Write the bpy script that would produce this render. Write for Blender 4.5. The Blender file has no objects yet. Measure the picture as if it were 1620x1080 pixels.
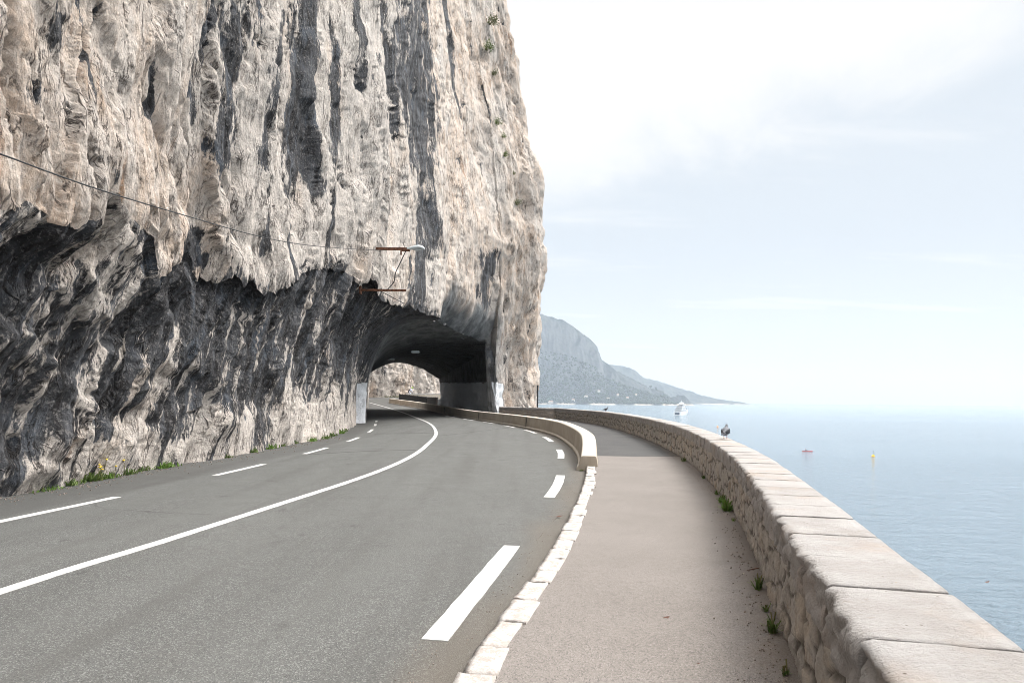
import bpy, math, random, colorsys
import numpy as np
from mathutils import Vector, Matrix
R = math.radians
rng = np.random.default_rng(7)
random.seed(7)
SC = bpy.context.scene
COL = SC.collection

# ---------------------------------------------------------------- noise (numpy)
_perm = rng.permutation(256).astype(np.int64)
_ang = rng.random(256) * 2 * np.pi
_gx, _gy = np.cos(_ang), np.sin(_ang)
def perlin(x, y, seed=0):
    x = np.asarray(x, float) + seed * 17.31; y = np.asarray(y, float) - seed * 9.77
    xi = np.floor(x).astype(np.int64); yi = np.floor(y).astype(np.int64)
    xf = x - xi; yf = y - yi
    u = xf * xf * xf * (xf * (xf * 6 - 15) + 10); v = yf * yf * yf * (yf * (yf * 6 - 15) + 10)
    def gr(ix, iy, dx, dy):
        h = _perm[(_perm[ix & 255] + iy) & 255]
        return _gx[h] * dx + _gy[h] * dy
    a = gr(xi, yi, xf, yf); b = gr(xi + 1, yi, xf - 1, yf)
    c = gr(xi, yi + 1, xf, yf - 1); d = gr(xi + 1, yi + 1, xf - 1, yf - 1)
    return (a + u * (b - a) + v * (c - a + u * (a - b - c + d))) * 1.5
def fbm(x, y, o=4, seed=0, gain=.5):
    s = 0; a = 1; f = 1
    for i in range(o):
        s = s + a * perlin(x * f, y * f, seed + i * 3.1); a *= gain; f *= 2.03
    return s
def ridged(x, y, o=3, seed=0, gain=.5):
    s = 0; a = 1; f = 1
    for i in range(o):
        n = 1 - np.abs(perlin(x * f, y * f, seed + i * 5.3)) * 1.6
        s = s + a * (n * n - .45); a *= gain; f *= 2.1
    return s
def sst(a, b, x):
    t = np.clip((x - a) / (b - a), 0, 1); return t * t * (3 - 2 * t)
def worley(x, y, seed=0):
    """F1, F2 and the id of the nearest cell"""
    xi = np.floor(x).astype(np.int64); yi = np.floor(y).astype(np.int64)
    f1 = np.full(np.shape(x), 9.); f2 = f1.copy(); idd = np.zeros(np.shape(x), np.int64)
    for dx in (-1, 0, 1):
        for dy in (-1, 0, 1):
            cx, cy = xi + dx, yi + dy
            h = _perm[(_perm[(cx + seed) & 255] + cy) & 255]; h2 = _perm[(h + 57) & 255]
            px = cx + .5 + (h / 255 - .5) * .8; py = cy + .5 + (h2 / 255 - .5) * .7
            ax, ay = np.abs(x - px), np.abs(y - py); d = .45 * np.hypot(ax, ay) + .55 * np.maximum(ax, ay)
            n = d < f1
            f2 = np.where(n, f1, np.minimum(f2, d)); idd = np.where(n, h * 7 + h2, idd); f1 = np.where(n, d, f1)
    return f1, f2, idd

# ---------------------------------------------------------------- curves and heights
def curve(pts, n=2000):
    p = np.array(pts, float); q = np.vstack([2 * p[0] - p[1], p, 2 * p[-1] - p[-2]])
    out = []
    for i in range(1, len(q) - 2):
        t = np.linspace(0, 1, 40, endpoint=False)[:, None]
        a, b, c, d = q[i - 1], q[i], q[i + 1], q[i + 2]
        out.append(.5 * (2 * b + (c - a) * t + (2 * a - 5 * b + 4 * c - d) * t * t + (3 * b - a - 3 * c + d) * t ** 3))
    out.append(p[-1][None]); o = np.vstack(out)
    s = np.r_[0, np.cumsum(np.hypot(*np.diff(o, axis=0).T))]
    t = np.linspace(0, s[-1], n)
    return np.c_[np.interp(t, s, o[:, 0]), np.interp(t, s, o[:, 1])], t
class Path:
    def __init__(self, pts, n=3000):
        self.p, self.s = curve(pts, n); self.L = self.s[-1]
    def at(self, s):
        return np.stack([np.interp(s, self.s, self.p[:, 0]), np.interp(s, self.s, self.p[:, 1])], -1)
    def tan(self, s):
        d = self.at(np.minimum(s + .05, self.L)) - self.at(np.maximum(np.asarray(s) - .05, 0))
        return d / np.maximum(np.linalg.norm(d, axis=-1, keepdims=True), 1e-9)
    def right(self, s):
        t = self.tan(s); return np.stack([t[..., 1], -t[..., 0]], -1)
    def s_of_y(self, y):
        i = int(np.argmin(np.abs(self.p[:, 1] - y))); return float(self.s[i])
_GY = [-60, 0, 8, 12, 18, 25, 35, 45, 52, 60, 70, 80, 88, 100, 115, 140, 200]
_GZ = [0, 0, .02, .04, .10, .13, .16, .18, .26, .42, .67, .94, 1.17, 1.52, 1.98, 2.6, 3.4]
_yy = np.linspace(-60, 200, 2601); _zz = np.convolve(np.pad(np.interp(_yy, _GY, _GZ), 25, 'edge'), np.ones(51) / 51, 'valid')
def g(y): return np.interp(y, _yy, _zz)
SEA = -18.5

P_coping = Path([(-2.2, -13), (-1.2, -8), (-.4, -4), (.45, 0), (.93, 1.6), (1.17, 2.47), (1.43, 3.41), (1.78, 4.68), (2.17, 6.13), (2.72, 8.31), (3.27, 11), (3.84, 14.5), (4.27, 18.3), (4.62, 23), (4.82, 28), (4.85, 33), (4.6, 38.5), (4.1, 43), (3.5, 46.5), (3.0, 48.3)])
P_endwall = Path([(3.2, 48.45), (2.2, 48.9), (.6, 50.2), (-.4, 51.1), (-1.0, 51.6)])
P_kerb = Path([(-3.4, -13), (-1.6, -4), (-.85, 0), (-.55, 1.5), (-.24, 3.62), (-.08, 4.4), (.09, 5.1), (.29, 6.0), (.49, 7.1), (.77, 8.67), (1.08, 10.6), (1.36, 12.5), (1.56, 14.25)])
P_bar = Path([(1.40, 14.25), (1.62, 16.2), (1.78, 19), (1.82, 22.5), (1.72, 26.3), (1.33, 29.9), (.6, 34), (-.2, 37.7), (-.94, 40.8), (-2.0, 44.8), (-3.3, 49), (-5.5, 56.5), (-8.3, 66), (-11.9, 76.5), (-15.6, 86.5)])
P_center = Path([(-5.2, -13), (-4.4, 0), (-3.9, 5.2), (-3.62, 7), (-3.25, 9.6), (-2.85, 12.4), (-2.6, 15), (-2.52, 17.5), (-2.6, 20.5), (-2.95, 26.4), (-3.6, 32), (-4.6, 38.5), (-6.1, 46), (-9.2, 58.5), (-12.6, 70), (-15.8, 80), (-19.5, 91), (-22.3, 99), (-21.3, 106), (-16.5, 113), (-9.5, 122.5), (-3, 132)])
P_edgeL = Path([(-6.9, -4), (-6.45, 3), (-6.18, 7), (-5.85, 10.2), (-5.6, 13), (-5.42, 15.5), (-5.34, 18), (-5.36, 20.5), (-5.48, 23.5), (-5.8, 27), (-6.5, 32), (-7.7, 38.6), (-9.3, 46.5), (-12.2, 57)])

# ---------------------------------------------------------------- object helpers
def tag(o, label=None, cat=None, group=None, kind=None):
    if label: o['label'] = label
    if cat: o['category'] = cat
    if group: o['group'] = group
    if kind: o['kind'] = kind
    return o
def empty(name, loc=(0, 0, 0), rz=0, label=None, cat=None, group=None):
    o = bpy.data.objects.new(name, None); COL.objects.link(o); o.empty_display_size = .2
    o.location = loc; o.rotation_euler = (0, 0, rz)
    return tag(o, label, cat, group)
def link(name, me, mat=None, parent=None):
    o = bpy.data.objects.new(name, me); COL.objects.link(o)
    if mat is not None and len(me.materials) == 0: me.materials.append(mat)
    if parent is not None: o.parent = parent
    return o
def copy_tree(o, parent=None):
    c = o.copy(); COL.objects.link(c)
    if parent is not None: c.parent = parent
    for ch in list(o.children): copy_tree(ch, c)
    return c
def grid_obj(name, P, mat, parent=None, uv=None, attrs=None, smooth=True, flip=False, keep=None):
    n, m = P.shape[:2]
    me = bpy.data.meshes.new(name)
    idx = np.arange(n * m).reshape(n, m)
    q = np.stack([idx[:-1, :-1], idx[1:, :-1], idx[1:, 1:], idx[:-1, 1:]], -1).reshape(-1, 4)
    if keep is not None: q = q[keep.reshape(-1)]
    if flip: q = q[:, ::-1]
    me.vertices.add(n * m); me.vertices.foreach_set('co', np.ascontiguousarray(P.reshape(-1), np.float32))
    me.loops.add(q.size); me.loops.foreach_set('vertex_index', np.ascontiguousarray(q.reshape(-1), np.int32))
    me.polygons.add(len(q)); me.polygons.foreach_set('loop_start', np.arange(0, q.size, 4, dtype=np.int32))
    me.update(calc_edges=True)
    if uv is not None:
        l = me.uv_layers.new(name='UVMap'); l.data.foreach_set('uv', np.ascontiguousarray(uv.reshape(-1, 2)[q.reshape(-1)].reshape(-1), np.float32))
    for k, v in (attrs or {}).items():
        a = me.color_attributes.new(k, 'FLOAT_COLOR', 'POINT')
        a.data.foreach_set('color', np.ascontiguousarray(v.reshape(-1), np.float32))
    me.polygons.foreach_set('use_smooth', np.full(len(q), smooth))
    me.validate()
    return link(name, me, mat, parent)
class MB:
    """collects faces, then links them as one mesh object"""
    def __init__(s): s.v = []; s.f = []; s.sm = []
    def add(s, vs, fs, smooth=False):
        b = len(s.v); s.v += [tuple(map(float, v)) for v in vs]
        for f in fs: s.f.append(tuple(b + i for i in f)); s.sm.append(smooth)
        return s
    def box(s, c, d, rz=0, taper=1.0, bevel=0):
        x, y, z = [k / 2 for k in d]; vs = []
        ca, sa = math.cos(rz), math.sin(rz)
        for dz, t in ((-z, 1), (z, taper)):
            for dx, dy in ((-x, -y), (x, -y), (x, y), (-x, y)):
                vs.append((c[0] + (dx * ca - dy * sa) * t, c[1] + (dx * sa + dy * ca) * t, c[2] + dz))
        return s.add(vs, [(3, 2, 1, 0), (4, 5, 6, 7), (0, 1, 5, 4), (1, 2, 6, 5), (2, 3, 7, 6), (3, 0, 4, 7)])
    def loft(s, rings, cap=True, smooth=True, closed=True):
        n = len(rings[0]); vs = [p for r in rings for p in r]; fs = []
        for i in range(len(rings) - 1):
            for j in range(n if closed else n - 1):
                k = (j + 1) % n; fs.append((i * n + j, i * n + k, (i + 1) * n + k, (i + 1) * n + j))
        s.add(vs, fs, smooth)
        if cap:
            s.add(rings[0], [tuple(range(n - 1, -1, -1))]); s.add(rings[-1], [tuple(range(n))])
        return s
    def tube(s, pts, rad, seg=8, smooth=True, squash=1.0):
        pts = [Vector(p) for p in pts]; rad = rad if hasattr(rad, '__len__') else [rad] * len(pts)
        rings = []; up = None
        for i, p in enumerate(pts):
            t = (pts[min(i + 1, len(pts) - 1)] - pts[max(i - 1, 0)]).normalized()
            if up is None: up = Vector((0, 0, 1)) if abs(t.z) < .9 else Vector((0, 1, 0))
            x = t.cross(up)
            if x.length < 1e-4: x = t.cross(Vector((1, 0, 0)))
            x.normalize(); y = x.cross(t).normalized(); up = y
            rings.append([p + (x * math.cos(a) + y * math.sin(a) * squash) * rad[i] for a in [2 * math.pi * k / seg for k in range(seg)]])
        return s.loft(rings, True, smooth)
    def prism(s, poly, z0, z1, top=1.0, shift=(0, 0)):
        cx = sum(p[0] for p in poly) / len(poly); cy = sum(p[1] for p in poly) / len(poly)
        a = [(p[0], p[1], z0) for p in poly]; b = [(cx + (p[0] - cx) * top + shift[0], cy + (p[1] - cy) * top + shift[1], z1) for p in poly]
        return s.loft([a, b], True, False)
    def ball(s, c, r, seg=10, rings=6, sx=1, sy=1, sz=1, smooth=True):
        rr = []
        for i in range(rings + 1):
            t = math.pi * i / rings; q = max(math.sin(t), .01)
            rr.append([(c[0] + r * sx * q * math.cos(a), c[1] + r * sy * q * math.sin(a), c[2] - r * sz * math.cos(t)) for a in [2 * math.pi * k / seg for k in range(seg)]])
        return s.loft(rr, True, smooth)
    def build(s, name, mat, parent=None, bevel=0):
        me = bpy.data.meshes.new(name); me.from_pydata(s.v, [], s.f)
        me.polygons.foreach_set('use_smooth', s.sm); me.update()
        o = link(name, me, mat, parent)
        if bevel:
            m = o.modifiers.new('bevel', 'BEVEL'); m.width = bevel; m.segments = 2; m.limit_method = 'ANGLE'
        return o

# ---------------------------------------------------------------- node helpers
class NT:
    def __init__(s, name, world=None):
        if world: s.t = world.node_tree
        else:
            s.m = bpy.data.materials.new(name); s.m.use_nodes = True; s.t = s.m.node_tree
        s.n = s.t.nodes; s.n.clear()
    def new(s, typ, **kw):
        n = s.n.new(typ)
        for k, v in kw.items(): setattr(n, k, v)
        return n
    def lk(s, a, b):
        s.t.links.new(a, b)
    def put(s, sock, v):
        if isinstance(v, bpy.types.NodeSocket): s.lk(v, sock)
        elif isinstance(v, tuple) and len(v) == 3 and sock.type == 'RGBA': sock.default_value = (*v, 1)
        else: sock.default_value = v
    def math(s, op, a, b=0.0, c=None, clamp=False):
        n = s.new('ShaderNodeMath', operation=op, use_clamp=clamp); s.put(n.inputs[0], a); s.put(n.inputs[1], b)
        if c is not None: s.put(n.inputs[2], c)
        return n.outputs[0]
    def vmath(s, op, a, b):
        n = s.new('ShaderNodeVectorMath', operation=op); s.put(n.inputs[0], a); s.put(n.inputs[1], b); return n.outputs[0]
    def mix(s, f, a, b, mode='MIX'):
        n = s.new('ShaderNodeMix', data_type='RGBA', blend_type=mode); s.put(n.inputs[0], f); s.put(n.inputs[6], a); s.put(n.inputs[7], b); return n.outputs[2]
    def noise(s, vec, scale=1, detail=4, rough=.55, dist=0, out=0):
        n = s.new('ShaderNodeTexNoise'); s.put(n.inputs['Vector'], vec); n.inputs['Scale'].default_value = scale
        n.inputs['Detail'].default_value = detail; n.inputs['Roughness'].default_value = rough; n.inputs['Distortion'].default_value = dist
        return n.outputs[out]
    def vor(s, vec, scale=1, feature='F1', out='Distance', rnd=1):
        n = s.new('ShaderNodeTexVoronoi', feature=feature); s.put(n.inputs['Vector'], vec); n.inputs['Scale'].default_value = scale
        n.inputs['Randomness'].default_value = rnd
        return n.outputs[out]
    def step(s, v, a, b, lo=0.0, hi=1.0):
        n = s.new('ShaderNodeMapRange', interpolation_type='SMOOTHSTEP'); s.put(n.inputs[0], v)
        n.inputs[1].default_value = a; n.inputs[2].default_value = b; n.inputs[3].default_value = lo; n.inputs[4].default_value = hi
        return n.outputs[0]
    def scale(s, vec, xyz):
        n = s.new('ShaderNodeMapping'); s.put(n.inputs[0], vec); n.inputs['Scale'].default_value = xyz; return n.outputs[0]
    def obj(s): return s.new('ShaderNodeTexCoord').outputs['Object']
    def uv(s): return s.new('ShaderNodeTexCoord').outputs['UV']
    def attr(s, name):
        n = s.new('ShaderNodeAttribute', attribute_name=name); sp = s.new('ShaderNodeSeparateColor'); s.lk(n.outputs['Color'], sp.inputs[0])
        return sp.outputs[0], sp.outputs[1], sp.outputs[2], n.outputs['Alpha']
    def bump(s, h, strength=.5, dist=.02, normal=None):
        n = s.new('ShaderNodeBump'); n.inputs['Strength'].default_value = strength; n.inputs['Distance'].default_value = dist; s.put(n.inputs['Height'], h)
        if normal is not None: s.lk(normal, n.inputs['Normal'])
        return n.outputs[0]
    def out(s, col, rough=.8, normal=None, spec=.3, metallic=0.0, ior=None, transmission=None):
        p = s.new('ShaderNodeBsdfPrincipled'); s.put(p.inputs['Base Color'], col); s.put(p.inputs['Roughness'], rough)
        p.inputs['Specular IOR Level'].default_value = spec; s.put(p.inputs['Metallic'], metallic)
        if ior: p.inputs['IOR'].default_value = ior
        if normal is not None: s.lk(normal, p.inputs['Normal'])
        o = s.new('ShaderNodeOutputMaterial'); s.lk(p.outputs[0], o.inputs[0]); return s.m

def plain(name, col, rough=.6, var=.12, scale=6, bump=.0, spec=.35, metallic=0.0):
    t = NT(name); o = t.obj(); n = t.noise(o, scale, 5)
    c = t.mix(t.step(n, .3, .7), tuple(k * (1 - var) for k in col), tuple(min(1, k * (1 + var)) for k in col))
    nb = t.bump(t.noise(o, scale * 5, 4), .5, bump) if bump else None
    return t.out(c, rough, nb, spec, metallic)
# ================================================================ materials of the rock
def rock_material(name, uv_scale=1.0):
    t = NT(name); uv = t.scale(t.uv(), (uv_scale, uv_scale, 1)); ob = t.obj()
    st, paint, warm, cem = t.attr('mask')
    warp = t.noise(ob, .9, 3, .5, 0, 1)
    uvw = t.vmath('ADD', uv, t.vmath('MULTIPLY', t.vmath('SUBTRACT', warp, (.5, .5, .5)), (.28, .4, 0)))
    n1 = t.noise(t.scale(uvw, (1.5, .22, 1)), 1, 5, .6)
    n2 = t.noise(t.scale(uvw, (6, .8, 1)), 1, 6, .65)
    n3 = t.noise(ob, 7, 8, .7)
    n4 = t.noise(t.scale(uvw, (30, 5, 1)), 1, 4, .7)
    v = t.math('ADD', st, t.math('MULTIPLY', t.math('SUBTRACT', n1, .5), .55))
    v = t.math('ADD', v, t.math('MULTIPLY', t.math('SUBTRACT', n2, .5), .95))
    v = t.math('ADD', v, t.math('MULTIPLY', t.math('SUBTRACT', n3, .5), .55))
    v = t.math('ADD', v, t.math('MULTIPLY', t.math('SUBTRACT', n4, .5), .8))
    dark = t.step(v, .42, .57)
    # clean limestone: cream to grey white, with rust runs
    w = t.math('ADD', warm, t.math('MULTIPLY', t.math('SUBTRACT', t.noise(t.scale(uvw, (.8, .3, 1)), 1, 5, .6), .5), 1.9))
    lime = t.mix(t.step(w, .2, .8), (.54, .49, .445), (.59, .455, .355))
    lime = t.mix(t.step(t.noise(t.scale(uvw, (2.5, .9, 1)), 1, 6, .7), .35, .7), lime, (.67, .595, .53))
    rust = t.step(t.math('ADD', t.noise(t.scale(uvw, (2.6, .28, 1)), 1.3, 5, .6), t.math('MULTIPLY', warm, .13)), .66, .80)
    lime = t.mix(t.math('MULTIPLY', rust, .75), lime, (.42, .235, .125))
    lime = t.mix(t.math('MULTIPLY', t.step(n4, .48, .66), .5), lime, (.235, .205, .18))
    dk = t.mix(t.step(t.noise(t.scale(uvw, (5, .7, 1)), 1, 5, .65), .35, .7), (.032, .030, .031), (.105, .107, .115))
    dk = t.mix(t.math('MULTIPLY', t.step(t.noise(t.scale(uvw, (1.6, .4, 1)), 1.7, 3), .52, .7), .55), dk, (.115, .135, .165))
    fl = t.noise(ob, 13, 7, .78); fl2 = t.noise(t.scale(uvw, (5, 1.3, 1)), 1.7, 7, .72)
    lime = t.mix(t.math('MULTIPLY', t.step(fl2, .50, .60), .45), lime, (.36, .325, .30))
    lime = t.mix(t.math('MULTIPLY', t.step(fl, .55, .63), .62), lime, (.22, .18, .15))
    lime = t.mix(t.math('MULTIPLY', t.step(fl, .46, .38), .5), lime, (.76, .69, .63))
    dk = t.mix(t.math('MULTIPLY', t.step(fl, .53, .60), .55), dk, (.27, .255, .245))
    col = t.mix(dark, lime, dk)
    # crannies and fine fracture lines
    cr = t.vor(t.scale(uvw, (2.2, .55, 1)), 1.5, 'DISTANCE_TO_EDGE')
    crm = t.math('MULTIPLY', t.step(cr, .0, .022, 1, 0), t.step(t.noise(ob, 1.2, 3), .5, .62))
    ln1 = t.math('ABSOLUTE', t.math('SUBTRACT', t.noise(t.scale(uvw, (1.5, .28, 1)), 1, 8, .62), .5))
    ln2 = t.math('ABSOLUTE', t.math('SUBTRACT', t.noise(t.scale(uvw, (4.2, 1.1, 1)), 1, 8, .66), .52))
    lns = t.math('MAXIMUM', t.math('MULTIPLY', t.step(ln1, .0, .010, 1, 0), t.step(t.noise(ob, .8, 3), .44, .56)), t.math('MULTIPLY', t.step(ln2, .0, .014, 1, 0), t.step(t.noise(ob, 1.6, 4), .48, .60)))
    col = t.mix(t.math('MULTIPLY', lns, .8), col, (.05, .043, .04))
    cr2 = t.vor(t.scale(uvw, (7, 2.6, 1)), 1, 'DISTANCE_TO_EDGE')
    crm2 = t.math('MULTIPLY', t.step(cr2, .0, .04, 1, 0), t.step(t.noise(ob, 2.3, 4), .52, .66))
    crm = t.math('MAXIMUM', crm, t.math('MULTIPLY', crm2, .6))
    col = t.mix(t.math('MULTIPLY', crm, .5), col, (.05, .044, .04))
    pit = t.math('MULTIPLY', t.step(t.vor(ob, 9), .05, .22, 1, 0), t.step(t.noise(ob, 2.0, 4), .5, .7))
    col = t.mix(t.math('MULTIPLY', pit, .6), col, (.06, .052, .048))
    cc = t.mix(t.step(t.noise(ob, 1.1, 6, .65), .35, .68), (.115, .118, .12), (.29, .29, .285))
    col = t.mix(cem, col, cc)
    pn = t.math('MULTIPLY', paint, t.step(t.math('ADD', n3, t.math('MULTIPLY', n2, .5)), .44, .62))
    pc = t.mix(t.step(paint, .5, .95), (.20, .195, .19), (.84, .85, .87))
    col = t.mix(t.math('MINIMUM', t.math('MULTIPLY', pn, 1.2), 1.0), col, pc)
    h = t.math('ADD', t.math('MULTIPLY', t.noise(t.scale(uvw, (6, 2.6, 1)), 1, 10, .66), 1.0), t.math('ADD', t.math('MULTIPLY', n2, .5), t.math('MULTIPLY', t.noise(ob, 22, 6, .7), .35)))
    h = t.math('ADD', h, t.math('MULTIPLY', n4, .3))
    h = t.math('SUBTRACT', h, t.math('MULTIPLY', crm, .5))
    h = t.math('SUBTRACT', h, t.math('MULTIPLY', pit, .3)); h = t.math('SUBTRACT', h, t.math('MULTIPLY', lns, .6)); h = t.math('ADD', h, t.math('MULTIPLY', fl, .45))
    nb = t.bump(h, 1.0, .10)
    return t.out(col, .88, nb, .18)
M_ROCK = rock_material('limestone')
M_ROCK_FAR = rock_material('limestone_far', .5)

# ================================================================ the cliff
U = Path([(-9.5, -16), (-8.2, -6), (-7.3, 0), (-6.75, 5), (-6.45, 8.6), (-6.4, 12.3), (-6.2, 14.6), (-6.0, 16.6), (-5.64, 21), (-5.05, 26), (-4.75, 32.5), (-4.5, 38), (-4.08, 42.5), (-3.2, 46.2), (-2.2, 49.3), (-1.15, 52), (-.2, 53.4), (.8, 54.6), (1.83, 56), (2.2, 58.2), (1.5, 62), (-2, 65.5), (-7, 68.2), (-13, 70), (-22, 74)], 6000)
LIP = np.array([(7.04, 3.43), (8.6, 4.04), (9.21, 3.92), (9.79, 4.16), (10.01, 4.25), (10.3, 4.64), (10.51, 4.73), (10.9, 4.53), (11.3, 4.44), (11.95, 4.48), (12.24, 4.33), (12.34, 3.74), (12.89, 3.92), (13.16, 4.37), (13.36, 4.53), (13.75, 4.61), (14.43, 4.01), (14.85, 3.94), (15.43, 4.24), (15.79, 4.07), (16.29, 4.36), (16.86, 4.12), (17.45, 4.15), (18.09, 4.69), (18.73, 4.7), (20.15, 5.36), (21.21, 5.52), (22.34, 5.74), (23.54, 5.71), (24.19, 5.47), (25.53, 6.12), (26.59, 5.5), (29.63, 5.63), (34.12, 6.08), (38.32, 6.26), (40.84, 7.37), (42.23, 7.88), (43.18, 6.55), (46.17, 6.35), (49.08, 6.07), (51.99, 5.87)])
LIP[(LIP[:, 0] > 40) & (LIP[:, 0] < 42.5), 1] = 6.5
DARK = [([(13.89, 9.5), (13.51, 8.17), (13.42, 7.69), (13.61, 7.08)], 0.18), ([(15.29, 10.11), (14.96, 9.16), (14.77, 8.27), (14.77, 7.47), (14.56, 6.77)], 0.53), ([(17.15, 11.52), (16.9, 10.28), (16.61, 9.12), (16.35, 7.75), (16.22, 6.89)], 0.3), ([(20.41, 13.44), (20.0, 11.75), (19.65, 10.03), (19.09, 8.81), (19.27, 7.92)], 0.48), ([(21.68, 13.4), (21.84, 11.14), (21.62, 8.71), (21.84, 6.41)], 0.37), ([(34.3, 27.95), (34.3, 21.22), (35.01, 19.49), (34.3, 16.68), (32.95, 14.16)], 5.18), ([(32.95, 14.71), (33.61, 12.73), (36.53, 11.75), (38.15, 10.12)], 2.96), ([(26.91, 18.75), (26.91, 16.69), (29.37, 16.07), (29.11, 14.38)], 0.89), ([(23.35, 16.25), (23.35, 14.33), (23.6, 12.34)], 0.37), ([(20.36, 10.84), (20.15, 8.94), (20.57, 7.61)], 0.41), ([(9.07, 6.69), (9.07, 6.45), (8.98, 6.14)], 0.26), ([(8.85, 5.6), (8.73, 5.23)], 0.23), ([(11.12, 8.08), (11.12, 7.67)], 0.12), ([(11.05, 7.12), (10.97, 6.67)], 0.1), ([(14.06, 5.02), (14.06, 4.3)], 0.49), ([(36.53, 10.33), (34.3, 8.23), (35.2, 6.48)], 2.11), ([(50.73, 12.48), (49.96, 9.49), (50.4, 8.3)], 1.12), ([(52.55, 15.31), (52.76, 11.95)], 0.28), ([(13.36, 13.0), (13.47, 9.36)], 0.27), ([(15.97, 15.27), (15.67, 10.65)], 0.53), ([(14.43, 6.59), (14.43, 5.92)], 0.18), ([(10.48, 5.03), (10.51, 4.8)], 0.12), ([(18.55, 7.19), (18.9, 5.2)], 0.31), ([(25.23, 20.95), (24.88, 16.53)], 1.14), ([(46.73, 33.24), (47.3, 23.99), (48.11, 20.81)], 0.46), ([(52.27, 26.37), (52.97, 22.78)], 0.43), ([(9.65, 8.01), (9.85, 6.87), (10.06, 5.96)], 0.05), ([(11.83, 8.39), (11.93, 7.13), (12.13, 6.33)], 0.06), ([(16.61, 6.59), (16.9, 6.21), (16.75, 5.08)], 0.21)]
LIGHT = [([(13.95, 2.92), (13.65, 1.88), (13.28, 0.88), (13.56, 0.11)], 0.44), ([(19.13, 3.65), (18.59, 2.46)], 0.36), ([(17.94, 1.35), (17.43, 0.06)], 0.73), ([(21.23, 1.73), (20.12, 0.22)], 1.36), ([(23.8, 1.32), (23.38, 0.24)], 1.33), ([(14.8, 2.46), (14.75, 1.36)], 0.18), ([(10.96, 4.22), (10.58, 3.74)], 0.37), ([(12.92, 4.36), (12.47, 3.8)], 0.24), ([(15.8, 1.36), (15.28, 0.23)], 0.35), ([(11.82, 1.82), (11.52, 0.95)], 0.13), ([(10.83, 2.19), (10.58, 1.68)], 0.17), ([(12.14, 0.7), (12.3, 0.24)], 0.37), ([(26.69, 2.04), (26.16, 0.33)], 1.33), ([(16.36, 3.78), (16.07, 2.85)], 0.19), ([(11.23, 3.57), (10.96, 3.11)], 0.13), ([(15.03, 0.53), (14.8, 0.13)], 0.58), ([(10.34, 1.39), (10.22, 0.82)], 0.14)]

def columns():
    s0 = U.s_of_y(5.5); s1 = U.s_of_y(52.0)
    s2 = U.s[np.argmin(np.hypot(U.p[:, 0] - 2.0, U.p[:, 1] - 57))]
    d = U.s; r = U.p[:, 0] / np.maximum(U.p[:, 1], .5)
    k = (d >= s0) & (d <= s1)
    n = 720
    nr = np.interp(np.linspace(r[k][0], r[k][-1], n), r[k], d[k])     # even steps of view angle: finer near, coarser far
    a = np.linspace(0, s0, 36, endpoint=False)
    b = np.linspace(s1, s2, 62)[1:]
    c = np.linspace(s2, U.L, 90)[1:]
    return np.r_[a, nr, b, c], 36 + n
def facets(x, y, seed):
    xi = np.floor(x).astype(np.int64); yi = np.floor(y).astype(np.int64)
    best = np.full(np.shape(x), 9.); val = np.zeros(np.shape(x))
    for dx in (-1, 0, 1):
        for dy in (-1, 0, 1):
            cx, cy = xi + dx, yi + dy
            h = _perm[(_perm[(cx + seed * 7) & 255] + cy) & 255]; h2 = _perm[(h + 91) & 255]; h3 = _perm[(h2 + 37) & 255]; h4 = _perm[(h3 + 11) & 255]
            ox = x - (cx + .5 + (h / 255 - .5) * .9); oy = y - (cy + .5 + (h2 / 255 - .5) * .9)
            d = ox * ox + oy * oy; n = d < best
            val = np.where(n, (h3 / 255 - .5) * 1.3 * ox + (h4 / 255 - .5) * 1.0 * oy + (h / 255 - .5) * .85, val); best = np.where(n, d, best)
    return val
cs, n_lip = columns()
nC = len(cs)
cB = U.at(cs)
rs = np.linspace(0, U.L, 400); rt = U.tan(rs)
for k in (0, 1): rt[:, k] = np.convolve(np.pad(rt[:, k], 9, 'edge'), np.ones(19) / 19, 'valid')
cT = np.stack([np.interp(cs, rs, rt[:, 0]), np.interp(cs, rs, rt[:, 1])], -1); cT /= np.linalg.norm(cT, axis=1, keepdims=True)
cN = np.stack([cT[:, 1], -cT[:, 0]], -1)
colY = np.maximum.accumulate(np.where(np.arange(nC) < n_lip, cB[:, 1], 52.5))
lip = np.interp(colY, LIP[:, 0], LIP[:, 1])
s_exit = U.s[np.argmin(np.hypot(U.p[:, 0] + 7, U.p[:, 1] - 68.2))]
pillar = (np.arange(nC) >= n_lip) & (cs < s_exit)
beyond = cs >= s_exit
lip = np.where(beyond, g(68) + 3.6 + 1.9 * sst(0, 3.5, cs - s_exit) - 2.5 * sst(7, 11, cs - s_exit), lip)
lip = lip + (.18 * facets(cs / .42, cs * 0 + .5, 21) + .06 * facets(cs / .17, cs * 0 + .3, 25) + .09 * fbm(cs / .5, cs * 0, 3, 22)) * (np.arange(nC) < n_lip) * sst(52, 46, colY)
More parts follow.
